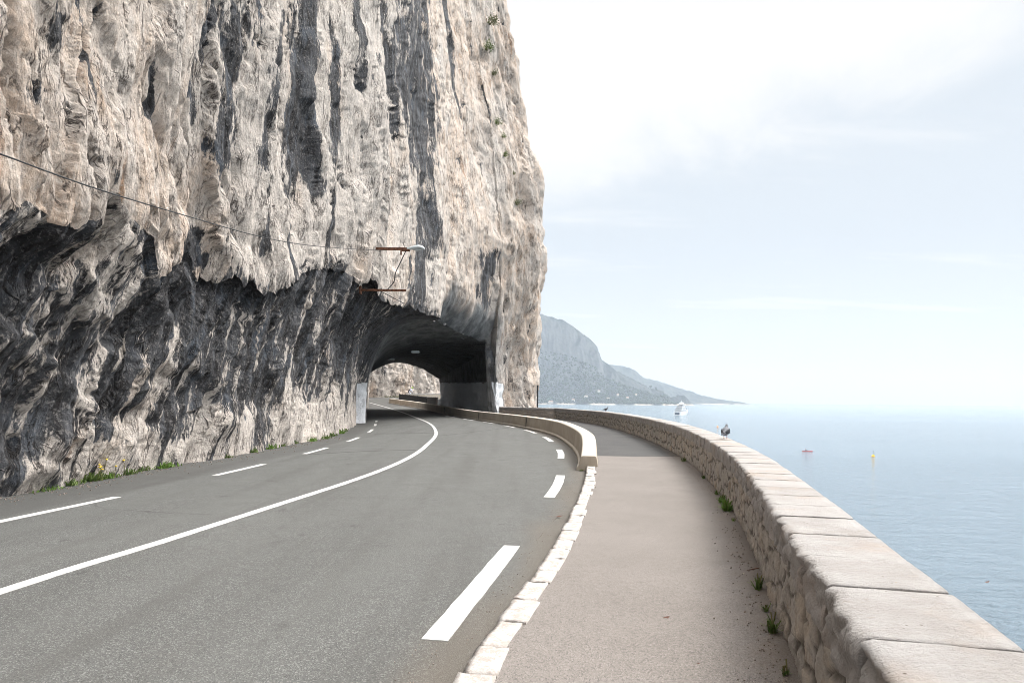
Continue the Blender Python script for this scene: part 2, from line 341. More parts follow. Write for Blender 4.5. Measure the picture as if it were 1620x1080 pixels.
# rows of the upper face
nA, nF, nB = 40, 330, 14
zf = np.where(np.arange(nC) < n_lip + 60, 1.5 + .66 * np.maximum(colY, 5), 38.5)
zb = np.where(pillar, .0, lip + .25); zbot = np.where(pillar, SEA - 1, lip)
ta = np.linspace(0, 1, nA, endpoint=False)[None]; tf = np.linspace(0, 1, nF, endpoint=False)[None]; tb = np.linspace(0, 1, nB)[None]
Z = np.concatenate([44 + (zf[:, None] - 44) * ta, zf[:, None] + (zb - zf)[:, None] * tf, zb[:, None] + (zbot - zb)[:, None] * tb], 1)
nR = Z.shape[1]
lean_w = sst(30, 52, colY)[:, None]
HA = Z - lip[:, None]
chamf = 1.5 * sst(40, 43.5, colY)[:, None] * sst(1.5, -1.2, cs - cs[n_lip - 1])[:, None] * np.clip(1 - np.where(pillar[:, None], Z - 5.9, HA) / 2.6, 0, 1) ** 2 * np.where(pillar[:, None], sst(4.6, 6.6, Z), 1)
chamf = chamf + .08 * (np.arange(nC) < n_lip)[:, None] * np.clip(1 - HA / .55, 0, 1) ** 2
lean = np.interp(Z, [-20, 3, 8, 13.6, 19.9, 26.6, 34.4, 44], [.5, 0, .05, .3, -.45, -1.5, -2.8, -4.6]) * lean_w
S2 = np.repeat(cs[:, None], nR, 1)
def face_disp(s, z, fine=1.0, want=False):
    w = perlin(s / 2.3, z / 3.1, 40) * .5
    f = .08 * fbm(s / .5, z / .8, 4, 41)
    d = .60 * fbm(s / 7, z / 16, 2, 1) - .17 * ridged(s / 2.8 + w, z / 11 + w * .3, 2, 2) - .085 * ridged(s / .9 + w * .6, z / 4.4, 2, 3)
    d = d + .26 * facets(s / 1.25 + f + .35 * w, z / 5.5 + f, 3) + .055 * facets(s / .5 + f * 1.2, z / 2.8 + f, 5)
    d = d + fine * (.02 * facets(s / .2 + f * 2, z / .8 + f * 2, 7) + .07 * fbm(s / .8 + w, z / 3.4, 4, 4, .55) - .05 * ridged(s / .30 + w, z / 1.9, 3, 5, .6) + .03 * fbm(s / .13, z / .4, 3, 6, .6))
    blocks = perlin(s / 1.6 + .4 * w + f, z / 3.4 + f, 8); d = d + .10 * np.tanh(blocks * 12) * sst(-.2, .3, perlin(s / 5, z / 6, 9))
    fis = np.abs(perlin(s / 1.25 + .5 * w + f, z / 7, 12)); fm = sst(.05, .0, fis) * sst(-.15, .2, perlin(s / 3, z / 4, 13))
    fis2 = np.abs(perlin(s / .6 + .6 * w + f * 1.5, z / 2.6, 14)); fm = np.maximum(fm, .7 * sst(.06, .0, fis2) * sst(.05, .35, perlin(s / 2, z / 3, 15)))
    d = d - .17 * fm
    hole = sst(.55, .75, perlin(s / 1.0 + w + f, z / 2.2, 11)); d = d - .20 * hole
    return (d, fm) if want else d
cement = sst(41.5, 43.2, colY)[:, None] * sst(54.6, 51.5, np.where(np.arange(nC) < n_lip, colY, 52 + (cs - cs[n_lip - 1])))[:, None] * sst(3.0, 1.4, Z - 6.0 + 1.2 * fbm(S2 / 2.5, Z / 2.5, 3, 50)) * (np.arange(nC) < n_lip + 30)[:, None]
D, FM = face_disp(S2, Z, 1.0, True); D = D * (1 + .6 * sst(1.2, 3.5, (cs - cs[n_lip - 1]) * (np.arange(nC) >= n_lip)))[:, None]; D = D * (1 - .55 * cement) - .1
for _ in range(1):
    D[1:-1] = (D[:-2] + 2 * D[1:-1] + D[2:]) / 4; D[:, 1:-1] = (D[:, :-2] + 2 * D[:, 1:-1] + D[:, 2:]) / 4
edge_soft = sst(1.5, 0, np.abs(S2 - cs[n_lip - 1])) * (Z < 8)
D = D * (1 - .15 * edge_soft)
Nz = -.22 * sst(.8, 0, Z - lip[:, None]) * (~pillar)[:, None]
PU = np.stack([cB[:, 0:1] + cN[:, 0:1] * (D + lean - chamf), cB[:, 1:2] + cN[:, 1:2] * (D + lean - chamf), Z + Nz * np.maximum(D + .12, -.1) * 1.1], -1)
ds = .22 * fbm(Z / 1.1, Z * 0 + 3.3, 4, 23) * np.exp(-((S2 - cs[n_lip]) / .9) ** 2) * sst(9, 6, Z)
PU[..., 0] += cT[:, 0:1] * ds; PU[..., 1] += cT[:, 1:2] * ds
# the photographed lean is sideways, away from the sea
def streaks(lst, Y, Z, seed):
    m = np.zeros_like(Z)
    jit = fbm(Y / .5, Z / 1.2, 3, seed)
    for pl, w in lst:
        a = np.array(sorted(pl, key=lambda q: q[1])); z0, z1 = a[0, 1], a[-1, 1]
        yc = np.interp(Z, a[:, 1], a[:, 0]); L = max(z1 - z0, .6)
        win = sst(z0 - .22 * L, z0 + .12 * L, Z + .12 * L * jit) * sst(z1 + .2 * L, z1 - .1 * L, Z + .12 * L * jit)
        m = np.maximum(m, (.78 + .22 * ((pl[0][0] * 7.3) % 1)) * sst(1.35, .35, np.abs(Y - yc + .45 * w * jit) / w) * win)
    return m
Yc2 = np.repeat(np.where(np.arange(nC) < n_lip, colY, 53 + cs - cs[n_lip - 1])[:, None], nR, 1)
stain_tone = .13 + .58 * streaks([(p, w * 1.35) for p, w in DARK], Yc2, Z, 60) + .30 * FM + .17 * fbm(S2 / 1.5, Z / 9, 3, 61) + .17 * fbm(S2 / .45, Z / 4.5, 3, 66) + .14 * fbm(S2 / 1.2, Z / 1.6, 4, 67) - .06 * sst(44, 60, Yc2)
stain_tone = stain_tone + .35 * sst(10, 14, Yc2) * sst(.55, 0, Z - lip[:, None] + .15 * fbm(S2 / .5, Z / .5, 2, 62)) * (~pillar)[:, None]  # darker along the lip
stain_tone = stain_tone - .12 * np.clip(D, -.4, .5) / .4  # recesses darker, bulges paler
warm = .5 + .35 * fbm(S2 / 5, Z / 9, 3, 63) + .25 * sst(13, 8, Yc2) - .28 * sst(13, 17, Yc2) * sst(34, 26, Yc2) + .10 * sst(36, 46, Yc2) * sst(5, 12, Z)
paintU = np.zeros_like(Z)
hN = Z - .28
paintU = np.where((pillar & (cs - cs[n_lip - 1] < 2.4))[:, None], .97 * sst(2.75, 2.5, hN) * sst(2.1, 1.6, (cs - cs[n_lip - 1])[:, None] + .25 * fbm(S2 * 2, Z * 1.5, 2, 64)), 0)
maskU = np.stack([stain_tone, paintU, np.clip(warm, 0, 1), np.clip(cement, 0, 1)], -1)

# --- lower wall, undercut and tunnel vault: from the lip across to the foot of the inner wall
nT = 56
Ex = Path([(-1.15, 52.0), (-4.1, 59.6), (-7.2, 67.4)])
te = np.linspace(0, 1, nT + 1)[1:]
E_xy = np.vstack([cB[:n_lip], Ex.at(te * Ex.L)]); e_par = np.r_[colY[:n_lip], 52 + te * 15.4]
E_z = np.r_[lip[:n_lip], np.interp(te, [0, 1], [6.0, g(67.4) + 3.0])]
crown = np.r_[np.zeros(n_lip), np.interp(te, [0, .2, 1], [.0, .2, 1.7])]
WT = np.array([(-16, -9.6, -16), (-6, -8.9, -6), (0, -8.2, 0), (5, -7.85, 5), (10.1, -7.6, 10.1), (13, -7.37, 13), (15, -7.12, 15), (18.65, -6.78, 18.65), (21.8, -6.7, 21.8), (26, -6.8, 26.6), (32, -7.55, 31.9), (36, -8.45, 36.9), (37.6, -8.95, 38.4), (38.8, -8.42, 39.2), (40.5, -8.65, 40.5), (44, -9.7, 45), (48, -11.0, 50), (52, -12.4, 55.5), (67.4, -16.2, 68)])
W_xy = np.stack([np.interp(e_par, WT[:, 0], WT[:, 1]), np.interp(e_par, WT[:, 0], WT[:, 2])], -1)
W_z = g(W_xy[:, 1]) - .12
nL = 250; nq = len(e_par)
th = np.linspace(0, np.pi / 2, 160)
PL = np.zeros((nq, nL, 3)); AL = np.zeros((nq, nL))
for i in range(nq):
    n = np.interp(e_par[i], [0, 11, 13.5, 18, 26, 38, 50], [1.0, 1.05, 1.4, 2.1, 2.6, 2.7, 3.2])
    hf = np.sin(th) ** (2 / n); vf = np.cos(th) ** (2 / n)
    x = E_xy[i, 0] + (W_xy[i, 0] - E_xy[i, 0]) * hf; y = E_xy[i, 1] + (W_xy[i, 1] - E_xy[i, 1]) * hf
    z = W_z[i] + (E_z[i] - W_z[i]) * vf + crown[i] * np.sin(np.pi * hf) + .4 * np.exp(-((hf - .28) / .18) ** 2) * (e_par[i] < 34) * float(sst(12, 18, e_par[i]))
    a = np.r_[0, np.cumsum(np.sqrt(np.diff(x) ** 2 + np.diff(y) ** 2 + np.diff(z) ** 2))]
    q = np.linspace(0, a[-1], nL)
    PL[i, :, 0] = np.interp(q, a, x); PL[i, :, 1] = np.interp(q, a, y); PL[i, :, 2] = np.interp(q, a, z); AL[i] = q
dc = np.gradient(PL, axis=0); dr = np.gradient(PL, axis=1)
N = np.cross(dr, dc); N /= np.maximum(np.linalg.norm(N, axis=-1, keepdims=True), 1e-9)
if N[200, -20, 0] < 0: N = -N
for _ in range(6):
    N[1:-1] = (N[:-2] + N[1:-1] * 2 + N[2:]) / 4; N[:, 1:-1] = (N[:, :-2] + N[:, 1:-1] * 2 + N[:, 2:]) / 4
N /= np.linalg.norm(N, axis=-1, keepdims=True)
SL = np.r_[cs[:n_lip], cs[n_lip - 1] + te * 15][:, None] + 0 * AL
HL = E_z[:, None] - AL
sh = SL - .24 * HL
near = sst(30, 12, e_par)[:, None]
w = perlin(sh / 1.7, HL / 2.2, 70) * .5
led = (HL + .62 * SL) / 1.55 + .25 * fbm(SL / 1.3, HL / 1.3, 2, 71); led = led - np.floor(led)
ledge = (sst(0, .85, led) - sst(.85, 1, led)) * sst(16.5, 11.5, e_par)[:, None]
f = .07 * fbm(SL / .45, HL / .7, 4, 69)
DL = .26 * fbm(sh / 3.2, HL / 4, 2, 72) - .16 * ridged(sh / 1.3 + w, HL / 5 + .4 * w, 2, 73) + .08 * fbm(sh / .6 + w, HL / 2.2, 3, 74)
DL = DL + .24 * facets(sh / .8 + f, HL / 2.8 + f, 13) + .10 * facets(sh / .32 + f * 1.2, HL / 1.3 + f * 1.2, 15) + .035 * facets(sh / .13 + f * 2, HL / .55 + f * 2, 17)
DL = DL - .06 * ridged(sh / .26 + w, HL / 1.5, 3, 75, .6) + .03 * fbm(sh / .13, HL / .35, 3, 76, .6) + .10 * (ledge - .5) * near
blk = perlin(sh / .8 + w + f, HL / 2.4 + f, 77); DL = DL + .09 * np.tanh(blk * 12) * sst(38, 20, e_par)[:, None]
for _ in range(1):
    DL[1:-1] = (DL[:-2] + 2 * DL[1:-1] + DL[2:]) / 4; DL[:, 1:-1] = (DL[:, :-2] + 2 * DL[:, 1:-1] + DL[:, 2:]) / 4
dmp = np.where(e_par[:, None] > 37, .5, 1.0) * (1 - .55 * sst(.7, 0, HL - W_z[:, None]) )
PLd = PL + N * (DL * dmp)[..., None]
k = sst(.9, 0, AL)[:n_lip, :, None]
PLd[:n_lip] += (PU[:n_lip, -1][:, None] - PLd[:n_lip, 0][:, None]) * k
zW = PLd[..., 2]; Yw = np.repeat(W_xy[:, 1][:, None], nL, 1)
light = streaks(LIGHT, Yw, zW, 80)
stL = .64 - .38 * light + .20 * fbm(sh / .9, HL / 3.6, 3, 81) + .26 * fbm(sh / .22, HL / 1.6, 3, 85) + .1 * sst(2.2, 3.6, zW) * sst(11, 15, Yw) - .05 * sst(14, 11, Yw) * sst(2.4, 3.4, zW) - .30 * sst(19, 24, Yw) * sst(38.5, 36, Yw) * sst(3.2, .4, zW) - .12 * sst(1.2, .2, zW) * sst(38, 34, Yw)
stL = stL - .16 * np.clip(DL, -.4, .5) / .4  # hollows of the lower wall darker, bulges paler
stL = stL + .12 * sst(1.2, .4, AL) * sst(11, 14, e_par)[:, None]  # darker band just under the lip
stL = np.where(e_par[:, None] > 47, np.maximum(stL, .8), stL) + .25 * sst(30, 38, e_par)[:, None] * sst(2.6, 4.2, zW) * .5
pw = sst(37.35, 37.6, e_par[:, None] + .22 * fbm(HL / .35, SL * 0, 3, 24)) * (e_par < 39.3)[:, None] * sst(2.55, 2.4, zW - W_z[:, None] + .1 * fbm(SL * 2, HL * 2, 2, 82))
warmL = np.clip(.16 + .3 * fbm(SL / 2, HL / 3, 2, 83), 0, 1)
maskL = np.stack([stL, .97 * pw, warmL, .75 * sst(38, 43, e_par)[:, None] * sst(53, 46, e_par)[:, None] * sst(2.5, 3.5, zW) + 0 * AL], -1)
uvU = np.stack([S2, Z], -1); uvL = np.stack([sh, HL], -1)

cliff = empty('cliff', (0, 0, 0)); tag(cliff, kind='structure')
keepU = np.ones((nC - 1, nR - 1), bool); keepU[n_lip - 1, -40:] = True
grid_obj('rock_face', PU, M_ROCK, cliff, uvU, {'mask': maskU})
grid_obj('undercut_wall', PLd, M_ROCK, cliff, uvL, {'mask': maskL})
# right wall of the tunnel, from the vault edge down
nRW = 90
tr = np.linspace(0, 1, nRW)[None, :, None]
idx = np.r_[n_lip - 1, np.arange(n_lip, nq)]
top = PLd[idx, 0]; bot = top.copy(); bot[:, 0] = E_xy[idx, 0] + .12; bot[:, 1] = E_xy[idx, 1]; bot[:, 2] = g(E_xy[idx, 1]) - .1
PR = top[:, None] + (bot - top)[:, None] * tr
sR = np.r_[0, te * 15][:, None] + 0 * PR[..., 0]; zR = PR[..., 2]
dR = (.22 * ridged(sR / 1.3, zR / 4, 3, 90) + .08 * fbm(sR / .4, zR / .8, 3, 91)) * np.sin(np.pi * np.clip(tr[..., 0] * 1.0, 0, .5)) * np.r_[0, np.ones(nT)][:, None]
PR[..., 0] -= dR * .9; PR[..., 1] -= dR * .4
dq = .22 * fbm(zR / 1.1, zR * 0 + 3.3, 4, 23) * sst(9, 6, zR) * np.exp(-(sR / .9) ** 2)
PR[..., 0] += cT[n_lip, 0] * dq; PR[..., 1] += cT[n_lip, 1] * dq
hR = zR - g(PR[..., 1])
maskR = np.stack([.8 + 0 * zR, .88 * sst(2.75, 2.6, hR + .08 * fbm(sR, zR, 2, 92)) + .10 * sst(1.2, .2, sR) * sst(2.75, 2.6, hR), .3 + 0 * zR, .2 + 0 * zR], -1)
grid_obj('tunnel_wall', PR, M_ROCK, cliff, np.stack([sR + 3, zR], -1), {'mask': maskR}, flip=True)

def on_face(Y, z):
    """a point of the displaced rock face and the direction out of it"""
    i = int(np.argmin(np.abs(colY[:n_lip] - Y))); j = int(np.argmin(np.abs(Z[i] - z)))
    return Vector(PU[i, j]), Vector((cN[i, 0], cN[i, 1], 0))
def on_end(ds, z):
    i = int(np.argmin(np.abs(cs - (cs[n_lip - 1] + ds)))); j = int(np.argmin(np.abs(Z[i] - z)))
    return Vector(PU[i, j]), Vector((cN[i, 0], cN[i, 1], 0))

# --- the cliff that goes on beyond the tunnel
PF = Path([(-15, 69.5), (-19.5, 76), (-25, 87), (-28, 97), (-27.5, 104.5), (-23.5, 111), (-16, 120.5), (-9, 130), (-3, 139), (-5, 147), (-12, 152)])
fs = np.linspace(0, PF.L, 360); fz = np.r_[np.linspace(44, 16, 20, endpoint=False), np.linspace(16, -2, 130)]
FB = PF.at(fs); FT = PF.tan(fs); FN = np.stack([FT[:, 1], -FT[:, 0]], -1)
S3 = np.repeat(fs[:, None], len(fz), 1); Z3 = np.repeat(fz[None], len(fs), 0)
DF = face_disp(S3 + 200, Z3 + 30) * 1.5
PFar = np.stack([FB[:, 0:1] + FN[:, 0:1] * DF, FB[:, 1:2] + FN[:, 1:2] * DF, Z3], -1)
stF = -.06 + .34 * fbm(S3 / 2.5, Z3 / 8, 4, 95) - .15 * np.clip(DF, -.5, .5) + .22 * sst(20, 10, np.abs(S3 - 54)) * 0 + .25 * sst(66, 56, S3)
grid_obj('cliff_beyond', PFar, M_ROCK_FAR, None, np.stack([S3, Z3], -1), {'mask': np.stack([stF, 0 * stF, np.clip(.35 + .5 * fbm(S3 / 4, Z3 / 9, 2, 96), 0, 1), 0 * stF], -1)})['kind'] = 'structure'
# ================================================================ world, sun, camera
world = bpy.data.worlds.new('World'); SC.world = world; world.use_nodes = True
SUN_EL, SUN_AZ = R(54), R(60)          # azimuth to the right of the view direction (+Y)
t = NT('', world)
sky = t.new('ShaderNodeTexSky', sky_type='NISHITA'); sky.sun_disc = False; sky.sun_elevation = SUN_EL; sky.sun_rotation = SUN_AZ
sky.altitude = 20; sky.air_density = 1.0; sky.dust_density = 2.5; sky.ozone_density = 1.0
geo = t.new('ShaderNodeTexCoord').outputs['Generated']
sep = t.new('ShaderNodeSeparateXYZ'); t.lk(geo, sep.inputs[0])
zz = t.math('MAXIMUM', sep.outputs[2], 0.0)
den = t.math('ADD', zz, .10)
cv = t.new('ShaderNodeCombineXYZ'); t.lk(t.math('DIVIDE', sep.outputs[0], den), cv.inputs[0]); t.lk(t.math('DIVIDE', sep.outputs[1], den), cv.inputs[1])
cn = t.noise(cv.outputs[0], .8, 10, .6, .4)
cn2 = t.noise(t.scale(cv.outputs[0], (.5, 1.6, 1)), .9, 7, .6)
# a bank of thin cloud overhead whose lower edge climbs to the right
e = t.math('SUBTRACT', zz, t.math('MULTIPLY', sep.outputs[0], .16))
e = t.math('ADD', e, t.math('MULTIPLY', t.math('SUBTRACT', cn, .5), .62))
bank = t.step(e, .20, .36)
wisp = t.math('MULTIPLY', t.step(cn2, .48, .70), .7)
low = t.step(zz, .0, .24, .5, .0)
cl = t.math('MAXIMUM', t.math('MAXIMUM', bank, wisp), low)
hazeblue = t.mix(.95, sky.outputs[0], (6.75, 7.25, 7.75))
col = t.mix(cl, hazeblue, (8.9, 8.85, 8.8))
# out-of-view sky gain, high up and round the sun, added to light the scene
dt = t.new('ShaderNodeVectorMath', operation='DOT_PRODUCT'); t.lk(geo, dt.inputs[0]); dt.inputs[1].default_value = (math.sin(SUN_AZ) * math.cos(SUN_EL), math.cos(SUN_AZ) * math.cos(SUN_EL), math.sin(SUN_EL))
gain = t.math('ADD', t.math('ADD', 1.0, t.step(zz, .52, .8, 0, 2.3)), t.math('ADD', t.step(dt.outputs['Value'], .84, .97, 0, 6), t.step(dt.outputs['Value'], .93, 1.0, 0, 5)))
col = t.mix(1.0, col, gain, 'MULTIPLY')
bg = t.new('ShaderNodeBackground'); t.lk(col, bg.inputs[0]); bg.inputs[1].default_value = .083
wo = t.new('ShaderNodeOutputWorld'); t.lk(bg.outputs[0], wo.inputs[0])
sl = bpy.data.lights.new('sun', 'SUN'); sl.energy = 1.9; sl.angle = R(20); sl.color = (1, .95, .87)
so = bpy.data.objects.new('sun', sl); COL.objects.link(so)
sd = Vector((math.sin(SUN_AZ) * math.cos(SUN_EL), math.cos(SUN_AZ) * math.cos(SUN_EL), math.sin(SUN_EL)))
so.rotation_euler = sd.to_track_quat('Z', 'Y').to_euler(); so.location = sd * 60
cam = bpy.data.cameras.new('camera'); co = bpy.data.objects.new('camera', cam); COL.objects.link(co); SC.camera = co
cam.sensor_width = 36; cam.lens = 24; cam.shift_y = 94 / 1620; cam.clip_start = .05; cam.clip_end = 60000
co.matrix_world = Matrix.Translation((0, 0, 1.5)) @ Matrix.Rotation(R(90), 4, 'X') @ Matrix.Rotation(R(.43), 4, 'Z')
vs = SC.view_settings; vs.view_transform = 'Standard'; vs.look = 'None'; vs.gamma = 1; vs.use_curve_mapping = False; vs.exposure = .45
SC.cycles.max_bounces = 6; SC.cycles.diffuse_bounces = 3; SC.cycles.glossy_bounces = 2; SC.cycles.volume_bounces = 1; SC.cycles.transparent_max_bounces = 4
SC.cycles.use_denoising = True; SC.cycles.filter_width = .95
SC.cycles.sample_clamp_indirect = 4

# ================================================================ ground materials
def road_material():
    t = NT('asphalt'); o = t.obj()
    n1 = t.noise(t.scale(o, (1, .3, 1)), .7, 5, .6); n2 = t.noise(o, 2.2, 6, .65)
    base = t.mix(t.step(n1, .3, .7), (.062, .062, .059), (.084, .084, .08))
    base = t.mix(t.math('MULTIPLY', t.step(n2, .45, .75), .45), base, (.082, .079, .073))
    sp = t.vor(o, 130, 'F1', 'Color'); s1 = t.new('ShaderNodeSeparateColor'); t.lk(sp, s1.inputs[0])
    base = t.mix(t.step(s1.outputs[0], .62, .95, 0, .7), base, (.22, .22, .21))
    base = t.mix(t.step(s1.outputs[1], .6, .95, 0, .85), base, (.034, .033, .032))
    fine = t.noise(o, 160, 3, .7)
    base = t.mix(t.step(fine, .3, .7, 0, .55), base, t.mix(.5, base, (.19, .19, .18)))
    # long tyre-worn bands, oil spots and tar seams
    st = t.noise(t.scale(o, (2.4, .12, 1)), 1, 3, .5)
    base = t.mix(t.step(st, .48, .70, 0, .5), base, (.075, .073, .068))
    spot = t.math('MULTIPLY', t.step(t.noise(t.scale(o, (1.2, .8, 1)), 2.4, 5, .7), .62, .70), .5)
    base = t.mix(spot, base, (.04, .038, .035))
    cr = t.math('MULTIPLY', t.step(t.vor(t.vmath('ADD', o, t.vmath('MULTIPLY', t.noise(o, 2, 3, .5, 0, 1), (.5, .5, 0))), .28, 'DISTANCE_TO_EDGE'), 0, .006, .7, 0), t.step(t.noise(o, .35, 2), .52, .6))
    base = t.mix(cr, base, (.05, .048, .045))
    sh, tr, gd, _ = t.attr('mask')
    base = t.mix(t.math('MULTIPLY', sh, .55), base, (.062, .060, .057))          # older, darker surfacing of the shoulder
    base = t.mix(t.math('MULTIPLY', tr, .40), base, (.108, .108, .102))          # wheel tracks polished paler
    base = t.mix(t.math('MULTIPLY', gd, .55), base, (.115, .096, .076))          # soil washed against the kerb
    h = t.math('ADD', t.math('MULTIPLY', t.vor(o, 130), .9), t.math('MULTIPLY', fine, .6))
    return t.out(base, t.step(n2, .3, .7, .78, .9), t.bump(h, .55, .006), .22)
def walk_material(name, a, b, grit, speck=1.0):
    t = NT(name); o = t.obj()
    n1 = t.noise(o, .8, 5, .6); n2 = t.noise(o, 3.1, 6, .7)
    c = t.mix(t.step(n1, .3, .7), a, b)
    c = t.mix(t.step(n2, .5, .78, 0, .5), c, grit)
    sp = t.vor(o, 170, 'F1', 'Color'); s1 = t.new('ShaderNodeSeparateColor'); t.lk(sp, s1.inputs[0])
    c = t.mix(t.step(s1.outputs[0], .65, .95, 0, .6 * speck), c, tuple(min(1, k * 1.55) for k in b))
    c = t.mix(t.step(s1.outputs[1], .7, .95, 0, .6 * speck), c, tuple(k * .2 for k in a))
    c = t.mix(t.step(t.noise(t.scale(o, (.7, 2.4, 1)), 1.6, 4, .6), .60, .75, 0, .35), c, grit)
    uv = t.new('ShaderNodeSeparateXYZ'); t.lk(t.uv(), uv.inputs[0])
    wv = t.math('ADD', uv.outputs[0], t.math('MULTIPLY', t.math('SUBTRACT', n2, .5), .9))
    dirt = t.step(wv, .0, .36, .6, 0)                      # soil and grit gathered along the foot of the parapet
    c = t.mix(t.math('MULTIPLY', dirt, t.step(t.noise(o, 14, 5, .7), .25, .55)), c, (.17, .14, .115))
    fine = t.noise(o, 150, 3, .7)
    h = t.math('ADD', t.vor(o, 170), fine)
    return t.out(c, .88, t.bump(h, .5, .005), .2)
M_ROAD = road_material()
M_WALK = walk_material('sidewalk_tarmac', (.162, .145, .132), (.19, .171, .157), (.127, .113, .103))
M_FRESH = walk_material('new_tarmac', (.058, .057, .057), (.075, .073, .072), (.045, .044, .044), .5)
def paint_material():
    t = NT('road_paint'); o = t.obj()
    w = t.math('ADD', t.math('MULTIPLY', t.noise(o, 26, 6, .75), .6), t.math('MULTIPLY', t.noise(o, 130, 3, .7), .45))
    c = t.mix(t.step(w, .52, .66), (.52, .515, .495), (.34, .33, .315))
    c = t.mix(t.step(t.noise(o, 3, 5, .7), .62, .75, 0, .5), c, (.36, .35, .33))
    return t.out(c, .62, t.bump(t.noise(o, 120, 3), .35, .004), .35)
M_PAINT = paint_material()
M_TAR = plain('tar', (.05, .049, .046), .8, .3, 9)

# ---------------------------------------------------------------- road
def ysteps(a, b): return np.r_[np.arange(a, 30, .35), np.arange(30, b, 1.0)]
ry = ysteps(-16, 131)
RB = np.interp(ry, [-16, -13, 0, 3.62, 6, 8.67, 12.5, 14.25, 19, 24, 30, 34, 40.8, 49, 53, 60, 68, 80, 88, 96, 104.5, 108.5, 115, 124, 131], [-3.6, -3.0, -.6, -.05, .45, .95, 1.5, 1.75, 2.0, 2.0, 1.5, .8, -.7, -3.0, -3.2, -5.5, -7.2, -11.5, -14.2, -17.3, -16.6, -13, -8.5, -3.5, 0])
LB = np.interp(ry, [-16, 0, 30, 45, 60, 75, 90, 105, 131], [-12, -9.5, -9.5, -13, -17, -24, -30, -34, -34])
k = np.linspace(0, 1, 110)
X = LB[:, None] + (RB - LB)[:, None] * k[None]; Y = np.repeat(ry[:, None], 110, 1)
P = np.stack([X, Y, g(Y)], -1)
_u = X - np.interp(Y, P_center.p[:2000, 1], P_center.p[:2000, 0]); _jit = .12 * fbm(X / .8, Y / 3, 3, 33)
_sh = sst(.0, .25, np.interp(Y, P_edgeL.p[:, 1], P_edgeL.p[:, 0]) - .12 - X + _jit)
_tr = sum(np.exp(-((_u - c + _jit) / .30) ** 2) for c in (1.0, 2.5, -.75, -2.0)); _tr = np.clip(_tr * (.7 + .6 * fbm(X / 2, Y / 9, 3, 34)), 0, 1)
_gd = sst(.55, .05, RB[:, None] - .2 - X + 2 * _jit)
road = grid_obj('road', P, M_ROAD, flip=True, attrs={'mask': np.stack([_sh, _tr, _gd, 0 * X], -1)}); tag(road, kind='structure')

def strip(name, path, s0, s1, w, dz, mat, parent, off=0, thick=.006, n=None, ragged=.0, seed=0):
    n = n or max(8, int((s1 - s0) / .22)); s = np.linspace(s0, s1, n); c = path.at(s); r = path.right(s)
    j = fbm(s * 3.1, s * 0 + seed, 3, seed) * ragged; j2 = fbm(s * 3.7, s * 0 + seed + 5, 3, seed + 2) * ragged
    a = c + r * (off - w / 2 + j)[:, None]; b = c + r * (off + w / 2 + j2)[:, None]
    rows = [np.c_[a, g(a[:, 1]) - .004], np.c_[a, g(a[:, 1]) + dz], np.c_[b, g(b[:, 1]) + dz], np.c_[b, g(b[:, 1]) - .004]]
    m = MB(); vs = [p for i in range(n) for p in (rows[0][i], rows[1][i], rows[2][i], rows[3][i])]
    fs = []
    for i in range(n - 1):
        for q in range(3): fs.append((i * 4 + q, i * 4 + 4 + q, i * 4 + 5 + q, i * 4 + 1 + q))
    fs += [(0, 1, 2, 3), tuple((n - 1) * 4 + q for q in (3, 2, 1, 0))]
    fs = [tuple(reversed(f)) for f in fs]
    m.add(vs, fs)
    return m.build(name, mat, parent)
strip('centre_line', P_center, 0, P_center.L - 2, .135, .005, M_PAINT, road, ragged=.006)
for i, q in enumerate([[(-2.9, 26.2), (-1.6, 29.8), (.2, 35.6)], [(-5.2, 17.5), (-4.0, 18.6), (-2.7, 19.2)], [(-5.5, 27.5), (-4.4, 28.0), (-3.2, 28.6)]]):
    p = Path(q, 300); strip('tar_seam', p, 0, p.L, .06, .003, M_TAR, road, ragged=.02, seed=60 + i)
# edge dashes on the sea side, pitch about 6.5 m
dash_ends = [((-.47, 4.24), (.01, 6.98)), ((.58, 10.42), (.96, 13.32)), ((1.22, 16.9), (1.37, 19.7)), ((1.36, 23.3), (1.24, 26.0)), ((1.0, 28.9), (.62, 31.8)), ((.16, 34.3), (-.42, 37.2)), ((-1.0, 39.8), (-1.75, 42.6)), ((-2.45, 45.2), (-3.4, 48)), ((-4.3, 51), (-5.3, 54))]
for i, (a, b) in enumerate(dash_ends):
    p = Path([a, ((a[0] + b[0]) / 2 + [0, .03, .03, .03, .04, .03, .02, .02, .0][i], (a[1] + b[1]) / 2), b], 200)
    strip('edge_dash', p, 0, p.L, .17, .005, M_PAINT, road, ragged=.007, seed=i)
for i, (y0, y1) in enumerate([(1.6, 4.2), (7.6, 10.14), (12.91, 15.0), (17.6, 19.75), (22.6, 24.9), (28.6, 31.3), (35.2, 37.8), (41, 43.6)]):
    strip('edge_dash', P_edgeL, P_edgeL.s_of_y(y0), P_edgeL.s_of_y(y1), .13, .005, M_PAINT, road, ragged=.007, seed=20 + i)

